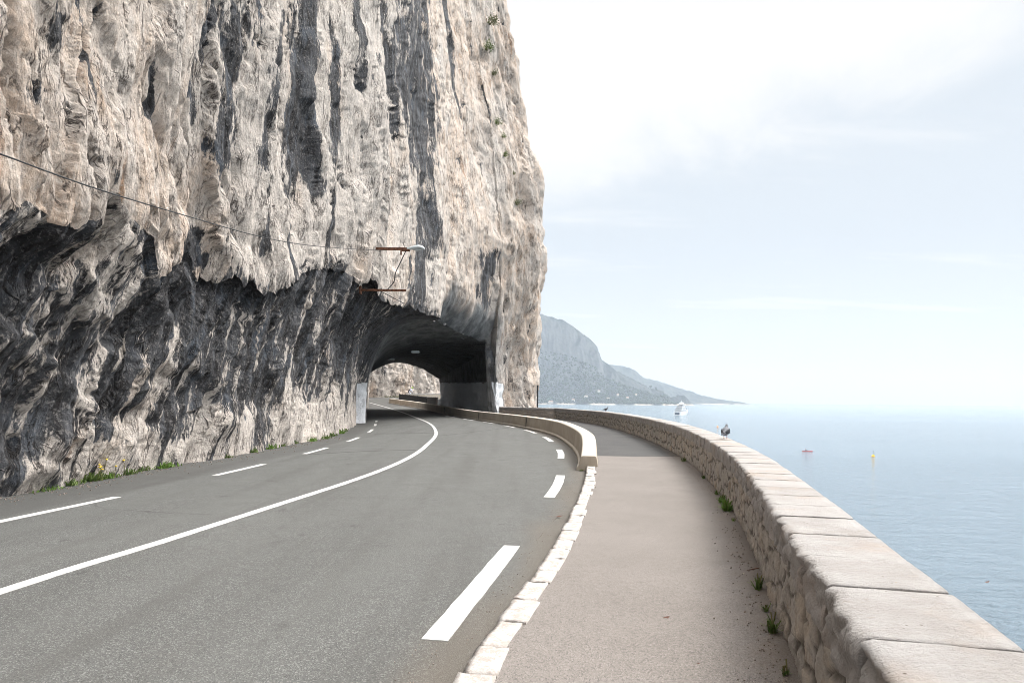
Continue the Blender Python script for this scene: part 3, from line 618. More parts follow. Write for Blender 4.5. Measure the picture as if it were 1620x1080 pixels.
# ---------------------------------------------------------------- sidewalk
def walk_sheet(name, mat, sy0, sy1, ncol=26, top=.08):
    """between the kerb or barrier and the parapet; the UV carries the distance to the parapet"""
    yl = np.r_[np.arange(sy0, min(sy1, 30), .3), np.arange(30, sy1, .8)] if sy1 > 30 else np.arange(sy0, sy1 + .01, .3)
    yl = yl[(yl >= sy0 - 1e-6) & (yl <= sy1)]; yl = np.r_[yl, sy1] if yl[-1] < sy1 - .01 else yl
    kx = np.interp(yl, P_kerb.p[:, 1], P_kerb.p[:, 0]) + .12
    bx = np.interp(yl, P_bar.p[:, 1], P_bar.p[:, 0]) + .2
    lx = np.where(yl < 14.6, kx, bx)
    rx = np.where(yl < 48.3, np.interp(yl, P_coping.p[:, 1], P_coping.p[:, 0]) + .06, np.interp(yl, [48.3, 48.6, 50.4, 53.2, 60, 67.4, 69, 88], [3.1, 2.6, .7, -1.3, -4.0, -7.0, -7.8, -14]))
    kk = np.linspace(0, 1, ncol)
    X = lx[:, None] + (rx - lx)[:, None] * kk; Yg = np.repeat(yl[:, None], ncol, 1)
    P = np.stack([X, Yg, g(Yg) + top + .006 * fbm(X * 1.1, Yg * 1.1, 2, 7)], -1)
    return grid_obj(name, P, mat, uv=np.stack([rx[:, None] - X, Yg], -1), flip=True)
sidewalk = tag(walk_sheet('sidewalk', M_WALK, -13, 16.75), kind='structure')
fresh = tag(walk_sheet('fresh_tarmac', M_FRESH, 16.65, 88, top=.074), kind='structure'); fresh.parent = sidewalk

# ---------------------------------------------------------------- land under the road falling to the sea, the sea itself
yl = np.linspace(-16, 48.5, 90); ex = np.interp(yl, P_coping.p[:, 1], P_coping.p[:, 0]) + .36
yl = np.r_[yl, 49.5, 52, 54]; ex = np.r_[ex, 3.2, 1.6, .4]
dro = np.array([0, .02, .5, 1.5, 3, 5, 7.5, 10]); dz = np.array([.35, -.3, -4, -9, -13.5, -16.5, -18.3, -20])
kk = np.linspace(0, 7, 60); drx = np.interp(kk, range(8), dro); drz = np.interp(kk, range(8), dz)
S = np.repeat(yl[:, None], 60, 1); H = np.repeat(drz[None], len(yl), 0)
nz = face_disp(S + 90, H) * 1.1 * sst(-.5, -3, H)
P = np.stack([ex[:, None] + drx[None] + nz, S, H + g(S)], -1)
grid_obj('sea_bluff', P, M_ROCK, None, np.stack([S, H], -1), {'mask': np.stack([.3 + .2 * fbm(S / 2, H / 5, 3, 97), 0 * S, .5 + 0 * S, 0 * S], -1)})['kind'] = 'structure'
def sea_material():
    t = NT('sea_water'); o = t.obj()
    a = t.noise(t.scale(o, (.10, .22, 1)), 1, 5, .6, .4); b = t.noise(t.scale(o, (.45, .95, 1)), 1, 5, .62, .3); c = t.noise(t.scale(o, (2.2, 3.6, 1)), 1, 4, .6)
    h = t.math('ADD', t.math('MULTIPLY', a, 1.5), t.math('ADD', t.math('MULTIPLY', b, .75), t.math('MULTIPLY', c, .3)))
    big = t.noise(t.scale(o, (.002, .006, 1)), 1, 4, .6)
    colr = t.mix(t.step(big, .35, .65), (.165, .225, .27), (.185, .25, .30))
    nb = t.bump(h, 1.0, 2.6)
    return t.out(colr, .10, nb, .5, ior=1.33)
sr = np.r_[0, np.geomspace(4, 14000, 70)]; sa = np.linspace(0, 2 * np.pi, 97)
P = np.stack([sr[:, None] * np.cos(sa)[None], sr[:, None] * np.sin(sa)[None], np.full((71, 97), SEA)], -1)
sea = grid_obj('sea', P, sea_material(), flip=False); tag(sea, kind='structure')

# ---------------------------------------------------------------- haze over the whole bay
m = NT('haze_air'); pv = m.new('ShaderNodeVolumePrincipled'); pv.inputs['Color'].default_value = (.61, .68, .765, 1); pv.inputs['Density'].default_value = 1.05e-4; pv.inputs['Anisotropy'].default_value = .0
o_ = m.new('ShaderNodeOutputMaterial'); m.lk(pv.outputs[0], o_.inputs['Volume'])
hz = MB().box((0, 0, (SEA - 1.5 + 640) / 2), (30000, 30000, 640 - SEA + 1.5)).build('haze', m.m); tag(hz, kind='stuff')
# ================================================================ masonry materials
def stone_material(name, cols, mortar, use_attr=True, rough_scale=18):
    t = NT(name); o = t.obj(); a, b, c, _ = t.attr('mask')
    n = t.noise(o, 5, 6, .65); f = t.noise(o, rough_scale, 8, .7)
    base = t.mix(t.step(a, .2, .8), cols[0], cols[1])
    base = t.mix(t.step(n, .35, .7), base, cols[2])
    base = t.mix(t.step(f, .45, .75, 0, .5), base, tuple(k * .55 for k in cols[0]))
    base = t.mix(t.step(t.noise(o, 1.7, 5, .7), .6, .72, 0, .45), base, (.33, .21, .11))
    base = t.mix(t.step(t.noise(o, 2.6, 6, .7), .58, .72, 0, .6), base, (.11, .10, .092))
    base = t.mix(b, base, t.mix(t.step(f, .3, .7), mortar, tuple(k * .7 for k in mortar)))
    h = t.math('ADD', f, t.math('MULTIPLY', t.noise(o, 60, 5, .7), .4))
    return t.out(base, .9, t.bump(h, .9, .03), .18)
M_WALLSTONE = stone_material('parapet_stone', ((.43, .395, .355), (.51, .44, .365), (.49, .46, .43)), (.17, .155, .14))
M_LITSTONE = stone_material('lit_tone_stone', ((.36, .30, .25), (.42, .34, .27), (.38, .34, .31)), (.40, .36, .32))  # end wall's lit look put into the colour, mostly its pale mortar
def coping_material():
    t = NT('coping_stone'); o = t.obj(); inf = t.new('ShaderNodeObjectInfo').outputs['Random']
    n = t.noise(o, 3.2, 6, .65); f = t.noise(t.scale(o, (20, 50, 20)), 1, 5, .65); q = t.noise(o, 38, 6, .7)
    ge = t.new('ShaderNodeSeparateXYZ'); t.lk(t.new('ShaderNodeNewGeometry').outputs['Normal'], ge.inputs[0])
    c = t.mix(inf, (.30, .278, .26), (.36, .338, .322)); c = t.mix(t.step(n, .35, .7), c, (.39, .372, .36))
    c = t.mix(t.step(t.noise(o, 1.9, 4, .6), .50, .68, 0, .5), c, (.38, .305, .25))
    c = t.mix(t.step(f, .52, .75, 0, .45), c, (.25, .225, .205))
    c = t.mix(t.step(t.noise(o, 9, 6, .75), .62, .70, 0, .7), c, (.27, .23, .20))
    c = t.mix(t.step(t.noise(o, 5.5, 5, .8), .66, .72, 0, .7), c, (.40, .24, .13))
    sp = t.math('MULTIPLY', t.step(t.vor(o, 22), .05, .16, 1, 0), t.step(t.noise(o, 6, 3), .54, .62)); c = t.mix(sp, c, (.13, .10, .08))
    return t.out(c, .85, t.bump(t.math('ADD', t.math('ADD', q, t.noise(o, 90, 5, .7)), t.math('MULTIPLY', f, 1.2)), 1.0, .012), .2)
M_COPING = coping_material()
M_MORTAR = plain('mortar', (.27, .255, .235), .95, .25, 20, .01, .1)
def kerb_material():
    t = NT('painted_kerb'); o = t.obj()
    w = t.math('ADD', t.math('MULTIPLY', t.noise(o, 9, 7, .75), .7), t.math('MULTIPLY', t.noise(o, 60, 4, .7), .4))
    c = t.mix(t.step(w, .47, .64), (.44, .42, .40), (.32, .28, .25))
    c = t.mix(t.step(t.noise(o, 5, 6, .75), .62, .74, 0, .8), c, (.32, .285, .25))
    return t.out(c, .8, t.bump(t.noise(o, 30, 6, .7), .8, .012), .25)
M_KERB = kerb_material()

# ---------------------------------------------------------------- kerb of painted stones
kerb = empty('kerb', (0, 0, 0)); tag(kerb, kind='structure')
def hewn(name, path, s0, s1, o0, o1, z0, z1, mat, parent, ns=7, nw=7, rough=.012, face=.02, seed=0, dip=0, lean=0, nface=4, gy=True):
    """a rough stone between two stations of a path; its left face is hewn"""
    s = np.linspace(s0, s1, ns); u = np.linspace(0, 1, nw)
    prof = [(0 - lean, z0 + (z1 - z0) * v) for v in np.linspace(0, .93, nface)] + [(.03 + .97 * k, z1) for k in u] + [(1, z0)]
    c = path.at(s); r = path.right(s); P = []
    r1 = random.Random(seed); yaw = r1.uniform(-.006, .006); dzz = r1.uniform(-.004, .004)
    for i in range(ns):
        row = []
        for j, (k, z) in enumerate(prof):
            off = o0 + (o1 - o0) * max(k, 0)
            e = (s[i] - s0) / (s1 - s0)
            if j < nface:
                a = s[i] * 9 + seed * 3.7
                off += face * float(ridged(a * .45, z * 7 + seed, 3, seed % 50)) - face * .5 + (lean * (1 - j / nface) if lean else 0) + .25 * face * (1 if abs(e - .5) > .46 else 0)
            zz_ = z + (rough * float(fbm(s[i] * 8, off * 8 + seed, 3, seed % 40)) + dzz if j >= nface - 1 and j < len(prof) - 1 else 0)
            if j >= nface and j < len(prof) - 1 and abs(e - .5) > .49: zz_ -= .003
            p = c[i] + r[i] * (off + yaw * (e - .5))
            row.append((p[0], p[1], zz_ + (g(p[1]) if gy else 0)))
        P.append(row)
    m = MB(); n = len(prof); vs = [p for row in P for p in row]; fs = []
    for i in range(ns - 1):
        for j in range(n - 1): fs.append((i * n + j, i * n + j + 1, (i + 1) * n + j + 1, (i + 1) * n + j))
    fs.append(tuple(range(n))[::-1]); fs.append(tuple((ns - 1) * n + j for j in range(n)))
    m.add(vs, [tuple(reversed(f)) for f in fs], True)
    ob = m.build(name, mat, parent)
    me = ob.data; 
    for p in me.polygons:
        if len(p.vertices) > 4: p.use_smooth = False
    return ob
s = 0.6; i = 0; sk = P_kerb.s_of_y(1.2)
rr = random.Random(3)
lo = MB(); 
strip('kerb_backing', P_kerb, 0, P_kerb.L, .15, .045, M_MORTAR, kerb, off=.10)
s = P_kerb.s_of_y(0.2)
while s < P_kerb.L - .1:
    L = rr.uniform(.30, .52); L = min(L, P_kerb.L - s)
    if P_kerb.L - s - L < .2: L = P_kerb.L - s
    hewn('kerbstone', P_kerb, s, s + L - .005, rr.uniform(-.012, .012), .175 + rr.uniform(-.022, .022), -.02, .096, M_KERB, kerb, ns=8, nw=6, rough=.014, face=.022, seed=i + 5, lean=.10)
    s += L; i += 1

# ---------------------------------------------------------------- parapet
parapet = empty('parapet_wall', (3.0, 10, .1), 0, 'long curving rubble stone parapet with flat pale coping slabs beside the sidewalk', 'wall')
bpy.context.view_layer.update()
def child_of(o, parent):
    o.parent = parent; o.matrix_parent_inverse = parent.matrix_world.inverted() if parent.matrix_world != Matrix() else Matrix.Translation(parent.location).inverted(); return o
def masonry(name, path, s_list, z0, z1, off, mat, parent, flipn=False, cell=(.30, .24), seed=0, depth=.018, nz=34):
    s = np.asarray(s_list); zr = np.linspace(z0, z1, nz)
    S = np.repeat(s[:, None], nz, 1); Zr = np.repeat(zr[None], len(s), 0)
    wob = .10 * fbm(S * 2.1, Zr * 2.5, 3, seed + 1)
    f1, f2, idd = worley(S / cell[0] + wob, Zr / cell[1] + wob * 1.2, seed)
    e = f2 - f1
    mort = 1 - sst(.05, .2, e)
    bul = sst(.04, .22, e)
    tone = ((idd * 2654435761) % 1000) / 1000.
    d = depth * bul * (.55 + .9 * tone) + .016 * ridged(S * 5, Zr * 4, 3, seed + 2) * bul + .008 * fbm(S * 22, Zr * 22, 3, seed + 3)
    c = path.at(s); r = path.right(s)
    P = np.stack([c[:, 0:1] + r[:, 0:1] * (off - d), c[:, 1:2] + r[:, 1:2] * (off - d), Zr + g(c[:, 1])[:, None]], -1)
    msk = np.stack([tone, mort, 0 * S, 0 * S], -1)
    return grid_obj(name, P, mat, parent, np.stack([S, Zr], -1), {'mask': msk})
sP0 = P_coping.s_of_y(.2)
sl_ = np.r_[np.linspace(0, sP0, 40, endpoint=False), np.arange(sP0, sP0 + 10, .018), np.arange(sP0 + 10, sP0 + 22, .035), np.arange(sP0 + 22, P_coping.L, .06), P_coping.L]
o = masonry('masonry', P_coping, sl_, -.02, .625, .045, M_WALLSTONE, None); child_of(o, parapet)
def plain_back(path, s, o0, o1, z0, z1, mat, name, parent):
    c = path.at(s); r = path.right(s); n = len(s); vs = []
    for i in range(n):
        for off, z in ((o0, z0), (o0, z1), (o1, z1), (o1, z0 - 1.4)):
            p = c[i] + r[i] * off; vs.append((p[0], p[1], z + g(p[1])))
    fs = []
    for i in range(n - 1):
        for q in range(4): fs.append((i * 4 + q, i * 4 + (q + 1) % 4, i * 4 + 4 + (q + 1) % 4, i * 4 + 4 + q))
    fs += [(3, 2, 1, 0), tuple((n - 1) * 4 + q for q in range(4))]
    ob = MB().add(vs, fs).build(name, mat); return child_of(ob, parent)
plain_back(P_coping, np.linspace(0, P_coping.L, 160), .075, .345, 0, .615, M_WALLSTONE, 'core', parapet)
plain_back(P_coping, np.linspace(0, P_coping.L, 160), .035, .37, .60, .797, M_MORTAR, 'mortar_bed', parapet)
s = P_coping.s_of_y(1.0); i = 0
child_of(hewn('coping_run', P_coping, .02, s - .02, .0, .405, .62, .81, M_COPING, None, ns=60, nw=5, face=.03, seed=400), parapet)
while s < P_coping.L - .05:
    L = rr.uniform(.46, .60); L = min(L, P_coping.L - s)
    if P_coping.L - s - L < .3: L = P_coping.L - s
    fine = s < P_coping.s_of_y(8)
    o = hewn('coping_stone', P_coping, s, s + L - .014, rr.uniform(-.012, .008), .405 + rr.uniform(-.004, .004), .615 + rr.uniform(-.02, .01), .81, M_COPING, None, ns=26 if fine else 8, nw=9 if fine else 4, rough=.0022, face=.026, seed=i * 3 + 50, nface=12 if fine else 5)
    child_of(o, parapet); s += L; i += 1
N_COPING = i
endw = empty('end_wall', (1, 50, .3), 0, 'short stone wall with lit tones painted in, closing the sidewalk against the rock pillar', 'wall')
bpy.context.view_layer.update()
s_e = np.arange(0, P_endwall.L, .05)
o = masonry('masonry', P_endwall, s_e, -.05, .66, .03, M_LITSTONE, None, seed=9, cell=(.34, .2), depth=.02); child_of(o, endw)
plain_back(P_endwall, np.linspace(0, P_endwall.L, 40), .05, .38, 0, .65, M_LITSTONE, 'core', endw)
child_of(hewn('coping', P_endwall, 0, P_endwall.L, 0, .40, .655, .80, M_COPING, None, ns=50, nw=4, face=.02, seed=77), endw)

# ---------------------------------------------------------------- concrete barrier
def concrete_material():
    t = NT('weathered_concrete'); o = t.obj()
    n = t.noise(o, 1.4, 6, .6); f = t.noise(o, 45, 5, .7)
    c = t.mix(t.step(n, .3, .7), (.345, .295, .235), (.42, .365, .30))
    c = t.mix(t.step(t.noise(t.scale(o, (6, 6, .7)), 1, 5, .7), .5, .75, 0, .4), c, (.24, .205, .165))
    c = t.mix(t.step(f, .6, .8, 0, .4), c, (.22, .19, .16))
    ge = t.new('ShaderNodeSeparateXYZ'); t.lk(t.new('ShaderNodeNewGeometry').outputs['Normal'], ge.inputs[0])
    c = t.mix(t.step(ge.outputs[2], .3, .8, 0, .55), c, (.56, .52, .46))      # upward faces are paler
    return t.out(c, .85, t.bump(t.math('ADD', f, t.noise(o, 8, 4)), .4, .008), .25)
M_CONC = concrete_material()
sb = np.r_[np.linspace(0, .35, 8), np.linspace(.5, 3, 14), np.arange(3.3, P_bar.L, .5), P_bar.L]
c_ = P_bar.at(sb); r_ = P_bar.right(sb); rings = []
for i, q in enumerate(sb):
    h = .585 if q > 2.7 else .30 + .285 * float(sst(-.2, 2.7, q))
    h = h + .035 * float(sst(30, 45, q)) - .09 * float(sst(55, 85, q))
    rnd = .03
    gz = float(g(c_[i, 1]))
    prof = [(-.045, -.02), (-.045, .05), (0, .10), (.045, h - rnd), (.06, h - .008), (.085, h), (.335, h), (.36, h - .01), (.37, h - rnd), (.40, .1), (.40, -.02)]
    end = 0
    if q < .001: prof = [(a * .98 + .003, z) for a, z in prof]
    rings.append([(c_[i, 0] + r_[i, 0] * a, c_[i, 1] + r_[i, 1] * a, z + gz) for a, z in prof])
bar = empty('concrete_barrier', (1.6, 14.3, .08), 0, 'low beige concrete barrier curving along the road edge into the tunnel', 'barrier')
bpy.context.view_layer.update()
child_of(MB().loft(rings, True, False).build('barrier_body', M_CONC, bevel=.012), bar)
for yj in (33.5, 45.5, 57, 70):
    q = P_bar.s_of_y(yj); p = P_bar.at(q); r = P_bar.right(q); tt = P_bar.tan(q)
    m = MB().box((p[0] + r[0] * .01, p[1] + r[1] * .01, float(g(p[1])) + .30), (.07, .03, .50), math.atan2(tt[1], tt[0]) - math.pi / 2)
    child_of(m.build('joint', plain('joint_mastic', (.10, .09, .08))), bar)

# ================================================================ the headlands across the bay
def hill_material(name, rock=.5):
    t = NT(name); o = t.obj()
    n = t.noise(o, .012, 8, .7); n2 = t.noise(t.scale(o, (.02, .02, .006)), 1, 7, .7); n3 = t.noise(o, .05, 5, .7)
    ge = t.new('ShaderNodeSeparateXYZ'); t.lk(t.new('ShaderNodeNewGeometry').outputs['Normal'], ge.inputs[0])
    po = t.new('ShaderNodeSeparateXYZ'); t.lk(o, po.inputs[0])
    c = t.mix(t.step(n, .38, .62), (.02, .031, .034), (.075, .084, .078))  # scrub and rock tones pulled bluish, haze partly put into the colour
    c = t.mix(t.step(n3, .5, .7, 0, .6), c, (.025, .04, .025))
    rk = t.math('MULTIPLY', t.step(t.math('ADD', ge.outputs[2], t.math('MULTIPLY', n2, .5)), .98, .70), rock)
    c = t.mix(rk, c, t.mix(t.step(n2, .35, .65), (.10, .108, .115), (.18, .182, .185)))
    sh = t.math('MULTIPLY', t.step(t.math('ADD', po.outputs[2], t.math('MULTIPLY', n3, 22)), SEA + 26, SEA + 14), t.step(t.noise(o, .006, 3), .44, .56))
    c = t.mix(sh, c, (.42, .37, .31))                         # bare rock along the waterline
    return t.out(c, .95, t.bump(n3, .6, 6), .05)
def ridge_pts(pts, D):
    a = np.array(pts, float); hz = 634 + .0075 * (a[:, 0] - 810)
    return (a[:, 0] - 810) / 1080 * D, 1.5 + (hz - a[:, 1]) / 1080 * D
rx1, rz1 = ridge_pts([(560, 470), (700, 478), (800, 487), (851, 496.8), (871, 501), (894.6, 509.4), (911, 522), (932, 536.7), (943, 549), (951, 570), (963.8, 578.6), (974, 587), (991, 595.4), (1003.7, 602), (1016, 608), (1025, 614), (1045, 618), (1056, 626), (1063, 640), (1090, 642)], 4600)
rx2, rz2 = ridge_pts([(700, 560), (900, 566), (964, 576.5), (995, 580.7), (1006, 587), (1016, 597), (1033, 600.7), (1050, 606), (1069, 612), (1090, 618.5), (1108, 624.8), (1134, 631), (1155, 634), (1171, 635.6), (1180, 639)], 6600)
def hill(name, rx, rz, yr, ys, yb, mat, nx, amp, seed):
    x = np.linspace(rx[0], rx[-1], nx); y = np.r_[np.linspace(ys, yr, 70), np.linspace(yr, yb, 16)[1:]]
    X, Y = np.meshgrid(x, y, indexing='ij')
    t_ = np.where(Y < yr, (Y - ys) / (yr - ys), 1 - (Y - yr) / (yb - yr))
    top = np.interp(X, rx, rz) - SEA
    f = np.where(Y < yr, .30 * sst(0, .35, t_) + .70 * sst(.25, 1.0, t_) ** .9, sst(0, 1, t_))
    n = fbm(X / 420, Y / 420, 4, seed) * .5 + ridged(X / 150, Y / 420, 3, seed + 1) * .35 + fbm(X / 60, Y / 60, 3, seed + 2) * .2
    Zh = SEA - 3 + (top + 3) * f + n * amp * np.sin(np.pi * np.clip(t_, 0, 1)) * np.clip(top / 120, .05, 1) + 7 * fbm(X / 26, Y / 60, 3, seed + 3) * sst(0, .1, t_) * np.clip(top / 60, 0, 1)
    o = grid_obj(name, np.stack([X, Y, Zh], -1), mat, flip=True); tag(o, kind='structure')
    def at(px, h=None, yy=None):
        i = int(np.argmin(np.abs(x - px)))
        j = int(np.argmax(Zh[i] > h)) if h is not None else int(np.argmin(np.abs(y - yy)))
        return float(x[i]), float(y[j]), float(Zh[i, j])
    return at
M_HILL = hill_material('hill_scrub', .55); M_HILL2 = hill_material('far_hill_scrub', .3)
hill_at = hill('hill', rx1, rz1, 4600, 4180, 5200, M_HILL, 420, 70, 20)
hill('far_hill', rx2, rz2, 6600, 6250, 7400, M_HILL2, 300, 30, 30)
xi_, zi_ = ridge_pts([(1054, 639), (1058, 632), (1066, 627), (1074, 624.5), (1080, 625), (1086, 629), (1091, 634), (1095, 639)], 4330)
hill('islet', xi_, zi_, 4330, 4240, 4420, M_HILL2, 60, 6, 44)
# woodland on the slope: too many crowns to count
def crown_mass(n, f, mat, name, seed):
    r = random.Random(seed); m = MB()
    for _ in range(n):
        p, s_ = f(r)
        m.ball((p[0], p[1], p[2] + s_ * .45), s_, 7, 4, 1 + r.uniform(-.2, .35), 1, r.uniform(.7, 1.15), True)
    o = m.build(name, mat); tag(o, kind='stuff'); return o
M_WOOD = plain('pine_wood', (.045, .062, .042), .95, .4, .03, 0, .05)
def slope(r):
    x = r.uniform(150, 1050); lo_ = r.random() ** 1.7
    h = SEA + 8 + lo_ * max(20, (np.interp(x, rx1, rz1) - SEA) * .55)
    p = hill_at(x, h); return p, r.uniform(3, 7)
def crest(r):
    x = r.uniform(380, 1050); return (x, 4600 + r.uniform(-20, 10), float(np.interp(x, rx1, rz1)) - 5), r.uniform(3, 7)
crown_mass(260, crest, M_WOOD, 'crest_woods', 6)
crown_mass(2600, slope, M_WOOD, 'hillside_woods', 5)

# ================================================================ small far things
M_WHITE = plain('white_gelcoat', (.80, .81, .82), .3, .03, .3, 0, .5)
M_GLASSD = plain('dark_glass', (.06, .08, .11), .15, .1, 1, 0, .6)
M_VILLA = plain('villa_render', (.66, .60, .52), .9, .08, .2); M_TILE = plain('roof_tile', (.42, .24, .17), .9, .15, .3)
villas = [(870, -5, 30, 'long low pale villa on the shore terrace under the big headland'), (905, 8, 18, 'cream villa by the waterline at the left of the bright shore rocks'), (946, 60, 16, 'pale villa standing alone higher up in the pines of the headland'),
          (960, 20, 20, 'wide white villa above the bright shore rocks'), (976, 42, 15, 'small cream villa in the middle of the wooded slope'), (990, 24, 18, 'white villa on the low wooded point, left of the pair of pines'), (1006, 44, 14, 'little villa just under the crest of the wooded point'), (925, 30, 22, 'broad pale villa below the cliffs of the headland')]
for px, dh, wdt, lab in villas:
    x, y, z = hill_at((px - 810) / 1080 * 4300, SEA + 16 + dh)
    v = empty('villa', (x, y - 4, z - 4), random.uniform(-.3, .3), lab, 'house', 'villas on the headland across the bay')
    MB().box((0, 0, 5.5), (wdt, 10, 11)).build('wall', M_VILLA, v)
    MB().loft([[(-wdt / 2 - .6, -5.6, 11), (wdt / 2 + .6, -5.6, 11), (wdt / 2 + .6, 5.6, 11), (-wdt / 2 - .6, 5.6, 11)], [(-wdt / 2 + 4, -.3, 13.6), (wdt / 2 - 4, -.3, 13.6), (wdt / 2 - 4, .3, 13.6), (-wdt / 2 + 4, .3, 13.6)]], True, False).build('roof', M_TILE, v)
    for k_ in range(3):
        for fl in (3, 7.6): MB().box((-wdt / 2 + wdt * (k_ + .5) / 3, -5.02, fl), (2.0, .1, 2.4)).build('window', M_GLASSD, v)
for k_, (px, hh, lab) in enumerate([(1029, 26, 'larger of the two dark pines standing up on the low point of the headland'), (1037, 22, 'smaller right-hand pine on the low point of the headland')]):
    X_ = (px - 810) / 1080 * 4560; zt = np.interp(X_, rx1, rz1)
    tr_ = empty('pine_tree', (X_, 4550, zt - 4), 0, lab, 'tree', 'pines on the headland crest')
    MB().tube([(0, 0, 0), (.6, 0, hh * .55), (.3, 0, hh * .8)], [1.1, .8, .4], 7).build('trunk', plain('pine_bark', (.12, .08, .06)), tr_)
    m = MB(); r = random.Random(k_)
    for _ in range(16): m.ball((r.uniform(-7, 7), r.uniform(-6, 6), hh * r.uniform(.2, .9)), r.uniform(2.4, 4.6), 7, 5, 1, 1, .75)
    m.build('crown', M_WOOD, tr_)

# ---------------------------------------------------------------- motor yacht
yd = 1075.; yx = (1079.5 - 810) / 1080 * yd
yacht = empty('motor_yacht', (yx, yd, SEA), -R(30.5), 'big white motor yacht with stacked decks anchored off the headland', 'yacht')
def hull_sec(y, w, z1, fl, z0=-.6):
    return [(-w * fl, y, z0), (-w * .97, y, z1 * .55), (-w, y, z1), (w, y, z1), (w * .97, y, z1 * .55), (w * fl, y, z0)]
secs = [hull_sec(-27, 5.6, 5.2, .93), hull_sec(-20, 6.0, 5.2, .93), hull_sec(-5, 6.2, 5.4, .9), hull_sec(10, 5.5, 6.0, .75), hull_sec(19, 3.7, 6.7, .5), hull_sec(25, 1.7, 7.3, .3), hull_sec(28.5, .15, 7.8, .3, 2)]
MB().loft(secs, True, False).build('hull', M_WHITE, yacht)
MB().box((0, -27.1, 2.3), (7.4, .3, 3.4)).build('stern_door', M_GLASSD, yacht)
MB().box((0, -28.4, .35), (9.6, 3, .5)).build('swim_platform', M_WHITE, yacht)
def deck_poly(y0, y1, w): return [(-w, y0), (w, y0), (w, y1 - w * 1.1), (w * .55, y1 - w * .25), (0, y1), (-w * .55, y1 - w * .25), (-w, y1 - w * 1.1)]
lv = [(5.3, 2.9, -21, 14, 5.2), (8.7, 2.9, -18, 9, 4.9), (12.1, 2.5, -13, 5, 4.2), (15.0, 1.4, -9, 1, 3.4)]
for z0, hh, y0, y1, w_ in lv:
    dk = MB(); dk.prism(deck_poly(y0, y1, w_), z0, z0 + hh, .97)
    d_ = dk.build('deckhouse', M_WHITE, yacht)
    MB().prism(deck_poly(y0 - 3.2, y1 + 1.2, w_ + .75), z0 + hh, z0 + hh + .5).build('deck_overhang', M_WHITE, yacht)
    MB().prism(deck_poly(y0 - .06, y1 + .08, w_ + .06), z0 + hh * .42, z0 + hh * .64).build('window_band', M_GLASSD, yacht)
MB().box((0, -24.2, 6.0), (10.6, 5, .9)).build('bulwark', M_WHITE, yacht)
for sx in (-1, 1): MB().ball((sx * 2.2, -4.5, 18.6), 1.35, 10, 8).build('radar_dome', M_WHITE, yacht)
MB().tube([(0, -4.5, 16.5), (0, -5.2, 20), (0, -5.4, 23.5)], [.9, .45, .12], 8).box((0, -4.9, 19.8), (5.0, .5, .5)).build('mast', M_WHITE, yacht)

# ---------------------------------------------------------------- people (one skinned body each)
def skin_body(name, joints, edges, mat, parent):
    me = bpy.data.meshes.new(name); me.from_pydata([j[0] for j in joints], edges, []); o = link(name, me, mat, parent)
    md = o.modifiers.new('skin', 'SKIN'); md.use_smooth_shade = True
    sk = me.skin_vertices[0].data if len(me.skin_vertices) else None
    if sk:
        for i, j in enumerate(joints): sk[i].radius = (j[1], j[1]); sk[i].use_root = (i == 0)
    sb_ = o.modifiers.new('smooth', 'SUBSURF'); sb_.levels = 1; sb_.render_levels = 2
    return o
M_SKIN = plain('skin', (.50, .32, .24), .6, .05)
M_LIME = plain('lime_plastic', (.50, .78, .08), .4, .04); M_DARKCL = plain('dark_cloth', (.02, .022, .028), .85); M_LIGHTCL = plain('white_cloth', (.72, .74, .84), .8); M_RUB = plain('rubber', (.02, .02, .02), .8)
M_ORANGE = plain('orange_plastic', (.80, .36, .08), .45, .1, 3); M_YEL = plain('yellow_plastic', (.85, .52, .03), .4, .1, 3); M_KAY = plain('red_kayak', (.50, .12, .13), .4, .12, 2)

# kayak and its paddler
kd = 284.; kx = (1278 - 810) / 1080 * kd
kayak = empty('kayak', (kx, kd, SEA), R(8), 'slim red kayak on open water beyond the parapet', 'kayak')
def ksec(x, w, h): return [(x, -w, h * .5 + .02), (x, -w * .6, -.10), (x, w * .6, -.10), (x, w, h * .5 + .02), (x, w * .5, h), (x, -w * .5, h)]
MB().loft([ksec(-2.35, .02, .34), ksec(-1.7, .2, .26), ksec(-.6, .33, .24), ksec(.6, .33, .24), ksec(1.7, .2, .27), ksec(2.35, .02, .36)], True, True).build('hull', M_KAY, kayak)
MB().loft([[(-.75 + .45 * math.cos(a) , .26 * math.sin(a), .245) for a in [k * math.pi / 6 for k in range(12)]], [(-.75 + .40 * math.cos(a), .22 * math.sin(a), .30) for a in [k * math.pi / 6 for k in range(12)]]], True, False).build('cockpit_rim', M_RUB, kayak)
pad_ = empty('person', (kx - .75, kd - .1, SEA + .15), R(8), 'paddler in dark top sitting in the red kayak', 'person')
J = [((0, 0, .08), .15), ((0, 0, .3), .15), ((.03, 0, .5), .17), ((.05, 0, .62), .07), ((.07, 0, .74), .10), ((.07, 0, .84), .09), ((.06, .2, .54), .06), ((.28, .3, .38), .045), ((.48, .28, .48), .04), ((.06, -.2, .54), .06), ((.28, -.3, .38), .045), ((.48, -.28, .42), .04), ((.4, .12, .16), .09), ((.75, .12, .1), .06), ((.4, -.12, .16), .09), ((.75, -.12, .1), .06)]
E_ = [(0, 1), (1, 2), (2, 3), (3, 4), (4, 5), (2, 6), (6, 7), (7, 8), (2, 9), (9, 10), (10, 11), (0, 12), (12, 13), (0, 14), (14, 15)]
skin_body('body', J, E_, M_DARKCL, pad_)
MB().ball((.07, 0, .83), .115, 10, 7).build('head', M_SKIN, pad_)
pdl = empty('paddle', (kx - .27, kd - .08, SEA + .6), R(8), 'double-bladed paddle held across the red kayak', 'paddle')
